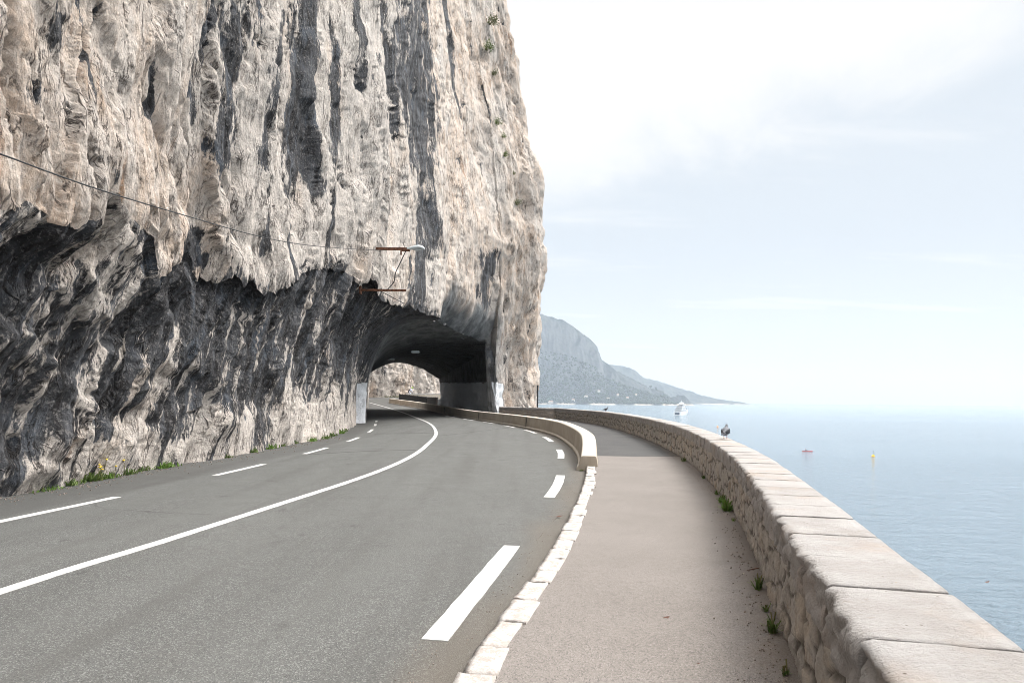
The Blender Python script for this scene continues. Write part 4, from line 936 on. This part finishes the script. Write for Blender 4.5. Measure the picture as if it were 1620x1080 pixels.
MB().tube([(0, -1.0, -.25), (0, 1.0, .25)], .02, 6).build('shaft', M_RUB, pdl)
for s_ in (-1, 1): MB().ball((0, s_ * 1.15, s_ * .29), .2, 8, 6, .12, 1, .45).build('blade', M_KAY, pdl)

# buoys
def buoy(px, d, r, mat, label, pole):
    b = empty('buoy', ((px - 810) / 1080 * d, d, SEA), 0, label, 'buoy', 'mooring buoys off the wall')
    m = MB(); prof = [(-.4, .35), (-.2, .85), (.1, 1), (.35, .95), (.7, .75), (1.1, .42), (1.4, .16)]
    m.loft([[(r * q * math.cos(a), r * q * math.sin(a), r * z) for a in [k * math.pi / 8 for k in range(16)]] for z, q in prof], True, True).build('float', mat, b)
    if pole: MB().tube([(0, 0, r * 1.3), (.05, 0, r * 3.2)], .05, 6).ball((.05, 0, r * 3.3), .14, 8, 6).build('pole', M_RUB, b)
buoy(1382, 258, .62, M_YEL, 'yellow cone buoy with a thin topmark pole, right of the kayak', True)
buoy(1135.5, 556, .8, M_ORANGE, 'tiny orange buoy far out beside the pigeon on the parapet', False)
# ================================================================ street furniture and wires
M_RUST = plain('rusty_steel', (.14, .065, .04), .85, .45, 14, .004, .2)
M_ALU = plain('grey_enamel', (.52, .56, .57), .4, .08, 5, 0, .5)
M_WIRE = plain('black_cable', (.025, .025, .027), .7)
M_STEEL = plain('dark_steel', (.05, .05, .052), .55, .2, 5, 0, .4, .3)
def arm_at(px, py, Y): return Vector(((px - 810) / 1080 * Y, Y, 1.5 + (634 + .0075 * (px - 810) - py) / 1080 * Y))
LY = 25.6
a0 = Vector((-5.0, LY, 7.16)); a1 = Vector((-3.90, LY, 7.17))
lamp = empty('street_lamp', a0, 0, 'grey cobra-head street lamp on a rusty arm fixed to the rock face', 'street lamp')
MB().box((.28, 0, 0), (1.65, .075, .10)).build('arm', M_RUST, lamp)
MB().box((.98, 0, -.06), (.30, .05, .06)).box((.80, 0, -.13), (.05, .05, .18)).build('bracket', M_RUST, lamp)
hd = [(1.02, .05, .06, .0), (1.12, .09, .075, .005), (1.30, .14, .10, .03), (1.47, .16, .115, .045), (1.60, .13, .09, .03), (1.68, .06, .04, .005)]
MB().loft([[(x, w * math.cos(q), z + (h if math.sin(q) > 0 else h * .45) * math.sin(q)) for q in [k * math.pi / 8 for k in range(16)]] for x, w, h, z in hd]).build('lamp_head', M_ALU, lamp)
MB().loft([[(1.24 + .0 * k, .09 * math.cos(k * math.pi / 6), -.02 + .0 * k) for k in range(1)] * 3 or [], ] if False else [[(1.40 + .17 * math.cos(q), .10 * math.sin(q), -.012) for q in [k * math.pi / 6 for k in range(12)]], [(1.40 + .13 * math.cos(q), .07 * math.sin(q), -.055) for q in [k * math.pi / 6 for k in range(12)]]]).build('lens', plain('lamp_lens', (.55, .58, .58), .2, .05, 5), lamp)
b0 = Vector((-5.35, LY - .2, 5.58))
br = empty('rusty_bracket', b0, 0, 'bare rusty iron bracket sticking out below the street lamp', 'bracket')
MB().box((.50, 0, 0), (1.75, .07, .075)).build('bar', M_RUST, br)
MB().box((-.32, 0, 0), (.06, .24, .30)).build('wall_plate', M_RUST, br)
def cable(name, pts, r, label, n=24):
    p, _ = curve([(q[0], q[1]) for q in pts], n * 20)
    a = np.array(pts, float); u = np.linspace(0, 1, len(a)); uu = np.linspace(0, 1, n * (len(a) - 1))
    # smooth through the points
    q = []
    aa = np.vstack([2 * a[0] - a[1], a, 2 * a[-1] - a[-2]])
    for v in uu:
        i = min(int(v * (len(a) - 1)), len(a) - 2); t_ = v * (len(a) - 1) - i
        A, B, C, D_ = aa[i], aa[i + 1], aa[i + 2], aa[i + 3]
        q.append(tuple(.5 * (2 * B + (C - A) * t_ + (2 * A - 5 * B + 4 * C - D_) * t_ * t_ + (3 * B - A - 3 * C + D_) * t_ ** 3)))
    o = MB().tube(q, r, 6).build(name, M_WIRE); tag(o, label, 'cable'); return o
ov = [(-4.93, 4.4, 3.6), (-4.93, 5.5, 3.73), (-5.03, 6.7, 3.88), (-5.19, 8.5, 4.1), (-5.25, 11.2, 4.46), (-5.24, 13.8, 4.81), (-5.19, 16.5, 5.25), (-5.12, 20.6, 6.06), (-4.85, 25.55, 7.09)]
cable('overhead_cable', ov, .009, 'long black overhead cable sagging along the rock to the street lamp', 8)
cable('lamp_cable', [a0 + Vector((.98, -.05, -.09)), a0 + Vector((.80, -.08, -.5)), a0 + Vector((.62, -.1, -.9)), a0 + Vector((.56, -.12, -1.25)), a0 + Vector((.33, -.14, -1.54))], .017, 'slack black cable hanging from the street lamp arm to the rusty bracket', 8)
cable('lower_cable', [b0 + Vector((.42, -.05, -.04)), b0 + Vector((.7, -.03, -.18)), b0 + Vector((1.3, .1, -.48))], .014, 'short cable running from the rusty bracket down onto the rock', 8)
post = empty('metal_post', (1.98, 53.0, float(g(53)) + .2), 0, 'thin dark metal post behind the wall at the cliff edge', 'post')
MB().tube([(0, 0, -.6), (0, 0, 2.22)], .062, 10).build('shaft', M_STEEL, post)
MB().tube([(0, 0, 2.22), (0, 0, 2.26)], [.07, .05], 10).build('cap', M_STEEL, post)
# lamps under the vault
for (px, py, Y, lab) in ((656.5, 556.5, 50, 'grey tunnel lamp under the vault near the mouth'), (618, 568, 57.5, 'tunnel lamp under the vault near the far exit')):
    p = arm_at(px, py, Y)
    tl = empty('tunnel_lamp', p, R(15), lab, 'tunnel lamp', 'lamps under the tunnel vault')
    MB().box((0, 0, .02), (.62, .34, .13), 0, .8).build('housing', M_ALU, tl)
    MB().box((0, 0, -.07), (.50, .26, .05)).build('lens', plain('tunnel_lens', (.3, .31, .31), .3), tl)
    MB().tube([(0, 0, .06), (0, 0, 1.2)], .025, 6).build('hanger', M_STEEL, tl)

# railing beyond the tunnel
rp = [(-8.15, 69.0), (-9.9, 74), (-12.0, 80), (-14.3, 86.5)]
PRl = Path(rp, 600)
rail = empty('railing', (rp[0][0], rp[0][1], float(g(69)) + .08), 0, 'dark metal railing along the sidewalk beyond the tunnel', 'railing')
bpy.context.view_layer.update()
def along(path, s0, s1, off, z, w, h, n):
    m = MB(); s = np.linspace(s0, s1, n); c = path.at(s); r = path.right(s); rings = []
    for i in range(n):
        gz = float(g(c[i, 1])) + .08
        rings.append([(c[i, 0] + r[i, 0] * a, c[i, 1] + r[i, 1] * a, gz + b) for a, b in ((-w / 2, z), (-w / 2, z + h), (w / 2, z + h), (w / 2, z))])
    return m.loft(rings, True, False)
child_of(along(PRl, 0, PRl.L, 0, 1.02, .06, .06, 20).build('top_rail', M_STEEL), rail)
child_of(along(PRl, 0, PRl.L, 0, .10, .05, .05, 20).build('bottom_rail', M_STEEL), rail)
m = MB()
for q in np.arange(.1, PRl.L, .125):
    p = PRl.at(q); gz = float(g(p[1])) + .08; m.box((p[0], p[1], gz + .58), (.035, .05, .9))
child_of(m.build('balusters', M_STEEL), rail)
for q in np.linspace(0, PRl.L, 9):
    p = PRl.at(q); gz = float(g(p[1])) + .08
    child_of(MB().box((p[0], p[1], gz + .55), (.08, .08, 1.14)).build('post', M_STEEL), rail)
pier = empty('stone_pier', (-7.95, 68.2, float(g(68))), R(-20), 'pale weathered stone pier between the railing and the tunnel wall', 'pier')
MB().box((0, 0, .55), (1.0, .45, 1.1)).build('shaft', M_COPING, pier, bevel=.03); MB().box((0, 0, 1.15), (1.1, .55, .12)).build('cap', M_COPING, pier, bevel=.02)
FW = Path([(-16.4, 104.8), (-13.2, 108.3), (-8.7, 114.8), (-3.7, 123.8)], 400)
far_wall = empty('far_parapet', (-12, 107.8, float(g(108))), 0, 'low grey parapet on the bend beyond the tunnel railing', 'wall')
bpy.context.view_layer.update()
child_of(along(FW, 0, FW.L, 0, -.2, .35, .80, 26).build('wall_body', M_CONC), far_wall)
child_of(along(FW, 0, FW.L, 0, .60, .42, .10, 26).build('coping', M_COPING), far_wall)

# cyclist on the bend
cyc = Vector((-16.15, 108.4, float(g(108.4))))
bike = empty('bicycle', cyc, R(15), 'road bicycle ridden past the far parapet beyond the tunnel', 'bicycle')
for x in (-.5, .5):
    m = MB(); ring = [(x + .33 * math.cos(a), 0, .34 + .33 * math.sin(a)) for a in [k * math.pi / 12 for k in range(25)]]
    w_ = m.tube(ring, .016, 6).build('wheel', M_RUB, bike)
    sp = MB()
    for k_ in range(8): sp.tube([(x, 0, .34), (x + .31 * math.cos(k_ * math.pi / 4), 0, .34 + .31 * math.sin(k_ * math.pi / 4))], .004, 4)
    sp.build('spokes', M_ALU, w_)
MB().tube([(-.5, 0, .34), (-.12, 0, .30), (.38, 0, .78), (-.22, 0, .80), (-.12, 0, .30)], .018, 6).tube([(-.5, 0, .34), (-.22, 0, .80)], .012, 6).build('frame', M_DARKCL, bike)
MB().tube([(.38, 0, .78), (.50, 0, .34)], .016, 6).build('fork', M_DARKCL, bike)
MB().tube([(.40, -.21, .90), (.42, 0, .93), (.40, .21, .90)], .014, 6).tube([(.38, 0, .78), (.42, 0, .93)], .014, 6).build('handlebar', M_DARKCL, bike)
MB().ball((-.26, 0, .96), .12, 8, 6, 1.1, .55, .3).tube([(-.22, 0, .8), (-.25, 0, .95)], .014, 6).build('saddle', M_RUB, bike)
rid = empty('person', cyc, R(15), 'cyclist in lime helmet and white jersey bent over a road bicycle', 'person')
J = [((-.24, 0, 1.03), .13), ((-.1, 0, 1.22), .13), ((.1, 0, 1.4), .15), ((.2, 0, 1.5), .06), ((.29, 0, 1.58), .085), ((.31, 0, 1.67), .08), ((.1, .17, 1.38), .06), ((.25, .2, 1.15), .045), ((.41, .18, .95), .04), ((.1, -.17, 1.38), .06), ((.25, -.2, 1.15), .045), ((.41, -.18, .95), .04), ((-.2, .1, .98), .1), ((.12, .11, .82), .075), ((-.08, .11, .42), .05), ((.05, .11, .36), .04), ((-.2, -.1, .98), .1), ((.10, -.11, .66), .075), ((-.12, -.11, .24), .05), ((.02, -.11, .18), .04)]
E_ = [(0, 1), (1, 2), (2, 3), (3, 4), (4, 5), (2, 6), (6, 7), (7, 8), (2, 9), (9, 10), (10, 11), (0, 12), (12, 13), (13, 14), (14, 15), (0, 16), (16, 17), (17, 18), (18, 19)]
skin_body('body', J, E_, M_LIGHTCL, rid)
MB().loft([[(-.36 + x, .145 * s_ * math.cos(a), z + .15 * s_ * math.sin(a)) for a in [k * math.pi / 6 for k in range(12)]] for x, z, s_ in ((0, 1.0, .9), (.12, 1.12, 1.05), (.24, 1.28, 1.1), (.30, 1.36, .8))]).build('dark_jersey_back', M_DARKCL, rid)
MB().ball((.30, 0, 1.70), .135, 10, 7, 1.25, .9, .75).build('helmet', M_LIME, rid)

# ================================================================ pigeons
M_PGREY = plain('pigeon_grey', (.12, .125, .14), .8, .35, 30); M_PDARK = plain('pigeon_dark', (.035, .038, .045), .8, .3, 30); M_PINK = plain('pigeon_leg', (.42, .18, .16), .7); M_PALE = plain('pigeon_pale', (.26, .27, .30), .8, .2, 30)
def pigeon(loc, rz, label, fluffed):
    p = empty('pigeon', loc, rz, label, 'pigeon', 'pigeons on the parapet')
    k = 1.15 if fluffed else 1.0
    spine = [(-.155, .108 if fluffed else .085, .010, .012), (-.10, .112, .030, .022), (-.05, .118, .052 * k, .046 * k), (.0, .125, .062 * k, .060 * k), (.05, .140, .058 * k, .062 * k), (.085, .168, .042, .046), (.102, .200, .029, .030), (.112, .225, .026, .027), (.125, .240, .017, .018), (.137, .236, .008, .009)]
    MB().loft([[(x - (.35 * h * math.sin(a) if x > .06 else 0), w * math.cos(a), z + h * math.sin(a)) for a in [q * math.pi / 7 for q in range(14)]] for x, z, w, h in spine]).build('body', M_PGREY, p)
    for s_ in (-1, 1):
        MB().loft([[(x, s_ * (y + .008 * math.cos(a)), z + h * math.sin(a)) for a in [q * math.pi / 5 for q in range(10)]] for x, y, z, h in ((.07, .048 * k, .145, .018), (.03, .060 * k, .138, .045), (-.04, .052 * k, .128, .042), (-.10, .028, .118, .022), (-.15, .012, .108, .006))]).build('wing', M_PDARK, p)
        lg = MB().tube([(0, s_ * .025, .075), (.004, s_ * .026, .03), (-.004, s_ * .026, .006)], [.009, .0055, .005], 6)
        for a in (-.5, 0, .5): lg.tube([(-.004, s_ * .026, .006), (.028 * math.cos(a), s_ * .026 + .028 * math.sin(a), .003)], .0035, 5)
        lg.tube([(-.004, s_ * .026, .006), (-.022, s_ * .026, .003)], .0035, 5).build('leg', M_PINK, p)
    MB().loft([[(x, w * c, z + .004 * d) for c, d in ((-1, -1), (1, -1), (1, 1), (-1, 1))] for x, z, w in ((-.10, .112, .026), (-.16, .098 if not fluffed else .1, .034), (-.215, .075, .036))], True, False).build('tail', M_PDARK, p)
    MB().tube([(.134, 0, .236), (.150, 0, .231), (.162, 0, .225)], [.006, .0045, .001], 6).build('beak', M_PDARK, p)
    for s_ in (-1, 1): MB().ball((.121, s_ * .0165, .243), .0042, 6, 5).build('eye', M_ORANGE, p)
sq = P_coping.s_of_y(36.0); pc = P_coping.at(sq) + P_coping.right(sq) * .2
pigeon((pc[0], pc[1], float(g(36)) + .812), R(12), 'dark pigeon in profile perched far along the parapet coping', False)
sq = P_coping.s_of_y(12.25); pc = P_coping.at(sq) + P_coping.right(sq) * .33
pigeon((pc[0], pc[1], float(g(pc[1])) + .812), R(62), 'plump grey pigeon with its back turned, on the seaward coping edge', True)

# ================================================================ plants
def leaf_material(name, a, b):
    t = NT(name); o = t.obj(); n = t.noise(o, 9, 3)
    c = t.mix(t.step(n, .35, .65), a, b)
    p = t.new('ShaderNodeBsdfPrincipled'); t.lk(c, p.inputs['Base Color']); p.inputs['Roughness'].default_value = .65; p.inputs['Specular IOR Level'].default_value = .25
    tr = t.new('ShaderNodeBsdfTranslucent'); t.lk(c, tr.inputs[0]); mx = t.new('ShaderNodeMixShader'); mx.inputs[0].default_value = .3
    t.lk(p.outputs[0], mx.inputs[1]); t.lk(tr.outputs[0], mx.inputs[2]); u = t.new('ShaderNodeOutputMaterial'); t.lk(mx.outputs[0], u.inputs[0]); return t.m
M_LEAF = leaf_material('weed_leaf', (.07, .12, .03), (.15, .20, .06)); M_LEAF2 = leaf_material('bright_weed_leaf', (.09, .17, .03), (.17, .27, .06)); M_DRY = leaf_material('scrub_leaf', (.09, .11, .055), (.19, .19, .10))
M_FLOW = plain('dandelion_yellow', (.85, .62, .02), .7, .1); M_STEM = plain('weed_stem', (.16, .15, .06), .8)
def blade(m, r, base, ang, ln, wd, lift, segs=3):
    dx, dy = math.cos(ang), math.sin(ang); L_ = []; R_ = []
    for k_ in range(segs + 1):
        t_ = k_ / segs; d = ln * t_ * (1 - .25 * t_ * (1 - lift)); z = ln * (lift * math.sin(t_ * 1.75) * .9 + .04 * t_)
        w_ = wd * (1 - t_) ** .6 * (.55 + .9 * t_ if t_ < .5 else 1)
        c = (base[0] + dx * d * (1.05 - lift * .75), base[1] + dy * d * (1.05 - lift * .75), base[2] + z)
        L_.append((c[0] - dy * w_, c[1] + dx * w_, c[2])); R_.append((c[0] + dy * w_, c[1] - dx * w_, c[2]))
    n = len(L_); m.add(L_ + R_, [(i, i + 1, n + i + 1, n + i) for i in range(n - 1)])
def weed(name, loc, w, h, nb, label, group, mat, seed, flowers=0, cat='weed', elong=1.0, rz=0):
    r = random.Random(seed); e = empty(name, loc, rz, label, cat, group); m = MB()
    for _ in range(nb):
        b = (r.gauss(0, w * .38) * elong, r.gauss(0, w * .16), 0); b = (max(-w * elong, min(w * elong, b[0])), max(-w * .3, min(w * .3, b[1])), 0)
        blade(m, r, b, r.uniform(0, 6.28), h * .8 * r.uniform(.4, 1.25), h * r.uniform(.05, .11), r.uniform(.25, .95))
    m.build('foliage', mat, e)
    for _ in range(3):
        b = (r.gauss(0, w * .3) * elong, r.gauss(0, w * .12), 0); MB().tube([b, (b[0] + r.uniform(-.03, .03), b[1] + r.uniform(-.03, .03), h * r.uniform(.5, 1.0))], .004, 4).build('stem', M_STEM, e)
    for _ in range(flowers):
        b = Vector((r.uniform(-w, w) * elong, r.uniform(-w * .5, w * .3), 0)); top = b + Vector((r.uniform(-.05, .05), r.uniform(-.05, .05), h * r.uniform(.9, 1.6)))
        f = MB(); f.tube([b, top], .005, 5); 
        fl = MB().ball(top, .022, 9, 5, 1, 1, .55).build('flower', M_FLOW, e); f.build('flower_stalk', M_STEM, fl)
    return e
def foot(y):  # foot of the inner rock wall at depth y, a little out on the road
    i = int(np.argmin(np.abs(PLd[:n_lip, -6, 1] - y))); return PLd[i, -14:, 0].max() + .03
gl = 'weeds along the foot of the rock wall'
L_ = [(10.75, .34, .12, 70, 0, 'low sparse weed at the foot of the rock, nearest the frame edge'), (11.35, .32, .17, 80, 0, 'straggling green weed left of the dandelions at the rock foot'), (11.95, .40, .24, 130, 6, 'big leafy dandelion clump with yellow flowers at the rock foot'), (12.35, .25, .18, 70, 3, 'smaller dandelion with few yellow flowers right of the big clump'),
      (12.95, .24, .19, 70, 1, 'round weed between the small dandelion and the long grassy weed'), (13.55, .18, .18, 50, 0, 'small round grassy weed just left of the long grassy weed'), (14.15, .42, .23, 130, 0, 'long bushy grassy weed below the white streak of rock'), (16.4, .18, .13, 50, 0, 'small lone weed right of the long bushy one'), (17.9, .2, .19, 60, 0, 'compact dark green weed standing alone mid-way along the rock'),
      (19.2, .34, .21, 90, 0, 'bright weed beside the second road dash from the tunnel'), (20.2, .25, .15, 60, 0, 'low weed tight against the rock mid-way to the tunnel'), (21.3, .22, .16, 60, 0, 'thin weed left of the continuous grassy strip'), (22.6, .50, .20, 110, 0, 'first bush of the grassy strip leading to the tunnel'), (24.0, .55, .22, 110, 0, 'second, thicker bush of the grassy strip before the tunnel'),
      (25.6, .5, .2, 100, 0, 'third bush of the grassy strip before the tunnel'), (27.4, .5, .25, 100, 0, 'tall ragged weed near the end of the grassy strip'), (29.4, .5, .22, 80, 0, 'last green weed before the white painted tunnel pillar')]
for i, (y, w_, h_, nb, fl, lab) in enumerate(L_):
    weed('dandelion' if fl > 1 else 'weed', (foot(y), y, float(g(y)) + .001), w_ * 1.0, h_, nb, lab, gl, M_LEAF if i % 3 else M_LEAF2, 100 + i, fl, 'weed', 1.0, R(80 if y < 22 else 97))
gr_ = 'weeds along the foot of the parapet'
W_ = [(8.85, .16, .20, 90, 'bright bushy weed, largest at the foot of the parapet'), (9.55, .12, .15, 60, 'tufty weed just behind the largest one at the parapet foot'), (8.05, .07, .05, 26, 'tiny sprig nearer than the largest weed at the parapet foot'), (10.3, .09, .09, 30, 'thin weed behind the tufty one at the parapet foot'), (12.3, .08, .09, 30, 'small weed on the parapet foot short of the dark tarmac'), (15.6, .14, .12, 50, 'low weed at the parapet foot where the dark tarmac begins'),
      (5.15, .06, .13, 34, 'slender weed by the parapet foot, half way down the near wall'), (4.62, .04, .07, 22, 'very small weed between the slender and the dark weeds'), (4.2, .06, .13, 44, 'dark upright weed close under the near parapet'), (3.55, .05, .07, 30, 'ragged little weed in the nearest corner of the parapet')]
for i, (y, w_, h_, nb, lab) in enumerate(W_):
    x = float(np.interp(y, P_coping.p[:, 1], P_coping.p[:, 0])) - .0
    weed('weed', (x - .035, y, float(g(y)) + .082), w_, h_, nb, lab, gr_, M_LEAF2 if i < 3 else M_LEAF, 200 + i, 0, 'weed', 1.0, R(62))
weed('weed', (1.44, 14.12, .05), .05, .08, 26, 'tiny weed growing under the nose of the concrete barrier', 'weeds by the barrier and kerb', M_LEAF, 300)
weed('weed', (1.33, 10.95, .085), .045, .06, 26, 'yellowish tuft beside the painted kerb short of the barrier', 'weeds by the barrier and kerb', M_DRY, 301)
# scrub on the rock
def shrub(p, n, size, label, mat, seed, flowers=False):
    r = random.Random(seed); e = empty('shrub', p, 0, label, 'shrub', 'scrub rooted in the cliff'); tw = MB(); lf = MB()
    for _ in range(9):
        d = Vector((n[0] + r.uniform(-.7, .7), n[1] + r.uniform(-.7, .7), r.uniform(.1, 1.1))).normalized() * size * r.uniform(.6, 1.1)
        tw.tube([(0, 0, 0), d * .5 + Vector((0, 0, -.03 * size)), d], [.018 * size + .004, .012 * size + .003, .004], 5)
        for _ in range(34):
            q = d * r.uniform(.35, 1.1) + Vector((r.gauss(0, .16), r.gauss(0, .16), r.gauss(0, .16))) * size
            a = Vector((r.gauss(0, 1), r.gauss(0, 1), r.gauss(0, 1))).normalized(); b = a.cross(Vector((r.gauss(0, 1), r.gauss(0, 1), r.gauss(0, 1)))).normalized(); s_ = size * r.uniform(.05, .10)
            lf.add([q - a * s_, q + b * s_ * .5, q + a * s_, q - b * s_ * .5], [(0, 1, 2, 3)])
    tw.build('branches', M_STEM, e); lf.build('foliage', mat, e)
    if flowers:
        f = MB()
        for _ in range(26): f.ball(Vector((n[0], n[1], .6)) * size * .5 + Vector((r.gauss(0, .3), r.gauss(0, .3), r.gauss(0, .3))) * size, .05 * size, 5, 4)
        f.build('flowers', M_FLOW, e)
sh_ = [((2.6, 17.0), .55, 'round grey-green shrub jutting from the cliff edge against the sky', M_DRY, 0), ((1.7, 31.5), .9, 'dark shrub on the cliff edge near the top of the picture', M_DRY, 0), ((1.0, 34.4), .9, 'yellow-flowering shrub high on the cliff edge', M_DRY, 1), ((1.2, 29.2), .75, 'olive shrub in a hollow of the upper cliff edge', M_LEAF, 0), ((2.0, 27.6), .6, 'tuft of scrub below the upper hollow of the cliff edge', M_DRY, 0),
       ((.9, 23.0), .55, 'dark green shrub in a crack half way up the cliff edge', M_LEAF, 0), ((1.7, 22.2), .4, 'little shrub right of the crack half way up the cliff', M_LEAF, 0), ((1.4, 20.6), .45, 'small dark shrub under the crack half way up the cliff', M_LEAF, 0), ((2.3, 19.4), .35, 'tiny shrub just above the round one on the cliff edge', M_DRY, 0)]
for i, ((ds, z), s_, lab, mt, fl) in enumerate(sh_):
    p, n = on_end(ds, z); shrub(p - n * .08, n, s_, lab, mt, 400 + i, bool(fl))
# a verge of grass below the cliff on the far bend
m = MB(); r = random.Random(9)
for _ in range(900):
    q = r.uniform(48, 92); p = PF.at(q); n = PF.right(q); o_ = r.uniform(.9, 2.2); x, y = p + n * o_
    blade(m, r, (x, y, float(g(y))), r.uniform(0, 6.28), r.uniform(.25, .6), .04, r.uniform(.4, .95), 2)
tag(m.build('verge_grass', M_DRY), kind='stuff')

# ================================================================ leaves and grit
M_DEAD = plain('dead_leaf', (.10, .045, .03), .8, .3, 40); M_STRAW = plain('straw_leaf', (.62, .55, .38), .8, .15, 40)
def dead_leaf(loc, rz, s_, mat, label):
    P = [(-.5, 0, .02), (-.2, .22, .10), (.15, .24, .14), (.5, .02, .22), (.15, -.2, .10), (-.2, -.2, .06), (0, 0, .01)]
    m = MB().add([(x * s_, y * s_, z * s_) for x, y, z in P], [(0, 6, 1), (1, 6, 2), (2, 6, 3), (3, 6, 4), (4, 6, 5), (5, 6, 0)], True)
    o = m.build('dead_leaf', mat); o.location = loc; o.rotation_euler = (0, 0, rz); tag(o, label, 'leaf', 'dead leaves on the ground'); return o
for (x, y, z, rz, s_, mt, lab) in [(1.02, 4.47, .085, .4, .06, M_DEAD, 'curled dark brown leaf in the middle of the near sidewalk'), (1.00, 3.68, .085, .1, .055, M_DEAD, 'flat brown leaf on the sidewalk near the bottom of the picture'), (1.15, 3.74, .085, 1.4, .035, M_DEAD, 'small dark leaf right of the flat brown one'),
                               (1.93, 5.6, .085, 1.9, .07, M_STRAW, 'pale curled leaf on the sidewalk by the parapet foot'), (.61, 8.65, .035, .2, .10, M_DEAD, 'brown leaf on the road between the dashes and the kerb'), (1.83, 2.62, .818, .3, .022, M_DEAD, 'dark scrap lying on the nearest wide coping slab')]:
    dead_leaf((x, y, z), rz, s_, mt, lab)
tw_ = MB().tube([(1.98, 5.72, .095), (2.08, 5.78, .10), (2.2, 5.80, .098)], [.006, .005, .003], 6).build('twig', M_DEAD); tag(tw_, 'thin brown twig lying against the parapet foot', 'twig')
m = MB(); r = random.Random(21)
for _ in range(520):
    y = 3.2 + 15 * r.random() ** 1.7; x = float(np.interp(y, P_coping.p[:, 1], P_coping.p[:, 0])) - .02 - abs(r.gauss(0, .11))
    s_ = r.uniform(.003, .010); m.box((x, y, float(g(y)) + .084), (s_ * 1.5, s_, s_), r.uniform(0, 3), .6)
for _ in range(260):
    y = 3 + 12 * r.random() ** 1.5; x = float(np.interp(y, P_kerb.p[:, 1], P_kerb.p[:, 0])) - abs(r.gauss(0, .18)) - .12
    s_ = r.uniform(.003, .008); m.box((x, y, float(g(y)) + .002), (s_ * 1.5, s_, s_), r.uniform(0, 3), .6)
for _ in range(500):
    y = 9 + 16 * r.random(); x = foot(y) + abs(r.gauss(0, .35)); s_ = r.uniform(.006, .025)
    m.box((x, y, float(g(y)) + .004), (s_ * 1.5, s_, s_), r.uniform(0, 3), .6)
tag(m.build('grit', plain('grit', (.20, .165, .14), .9, .5, 60)), kind='stuff')
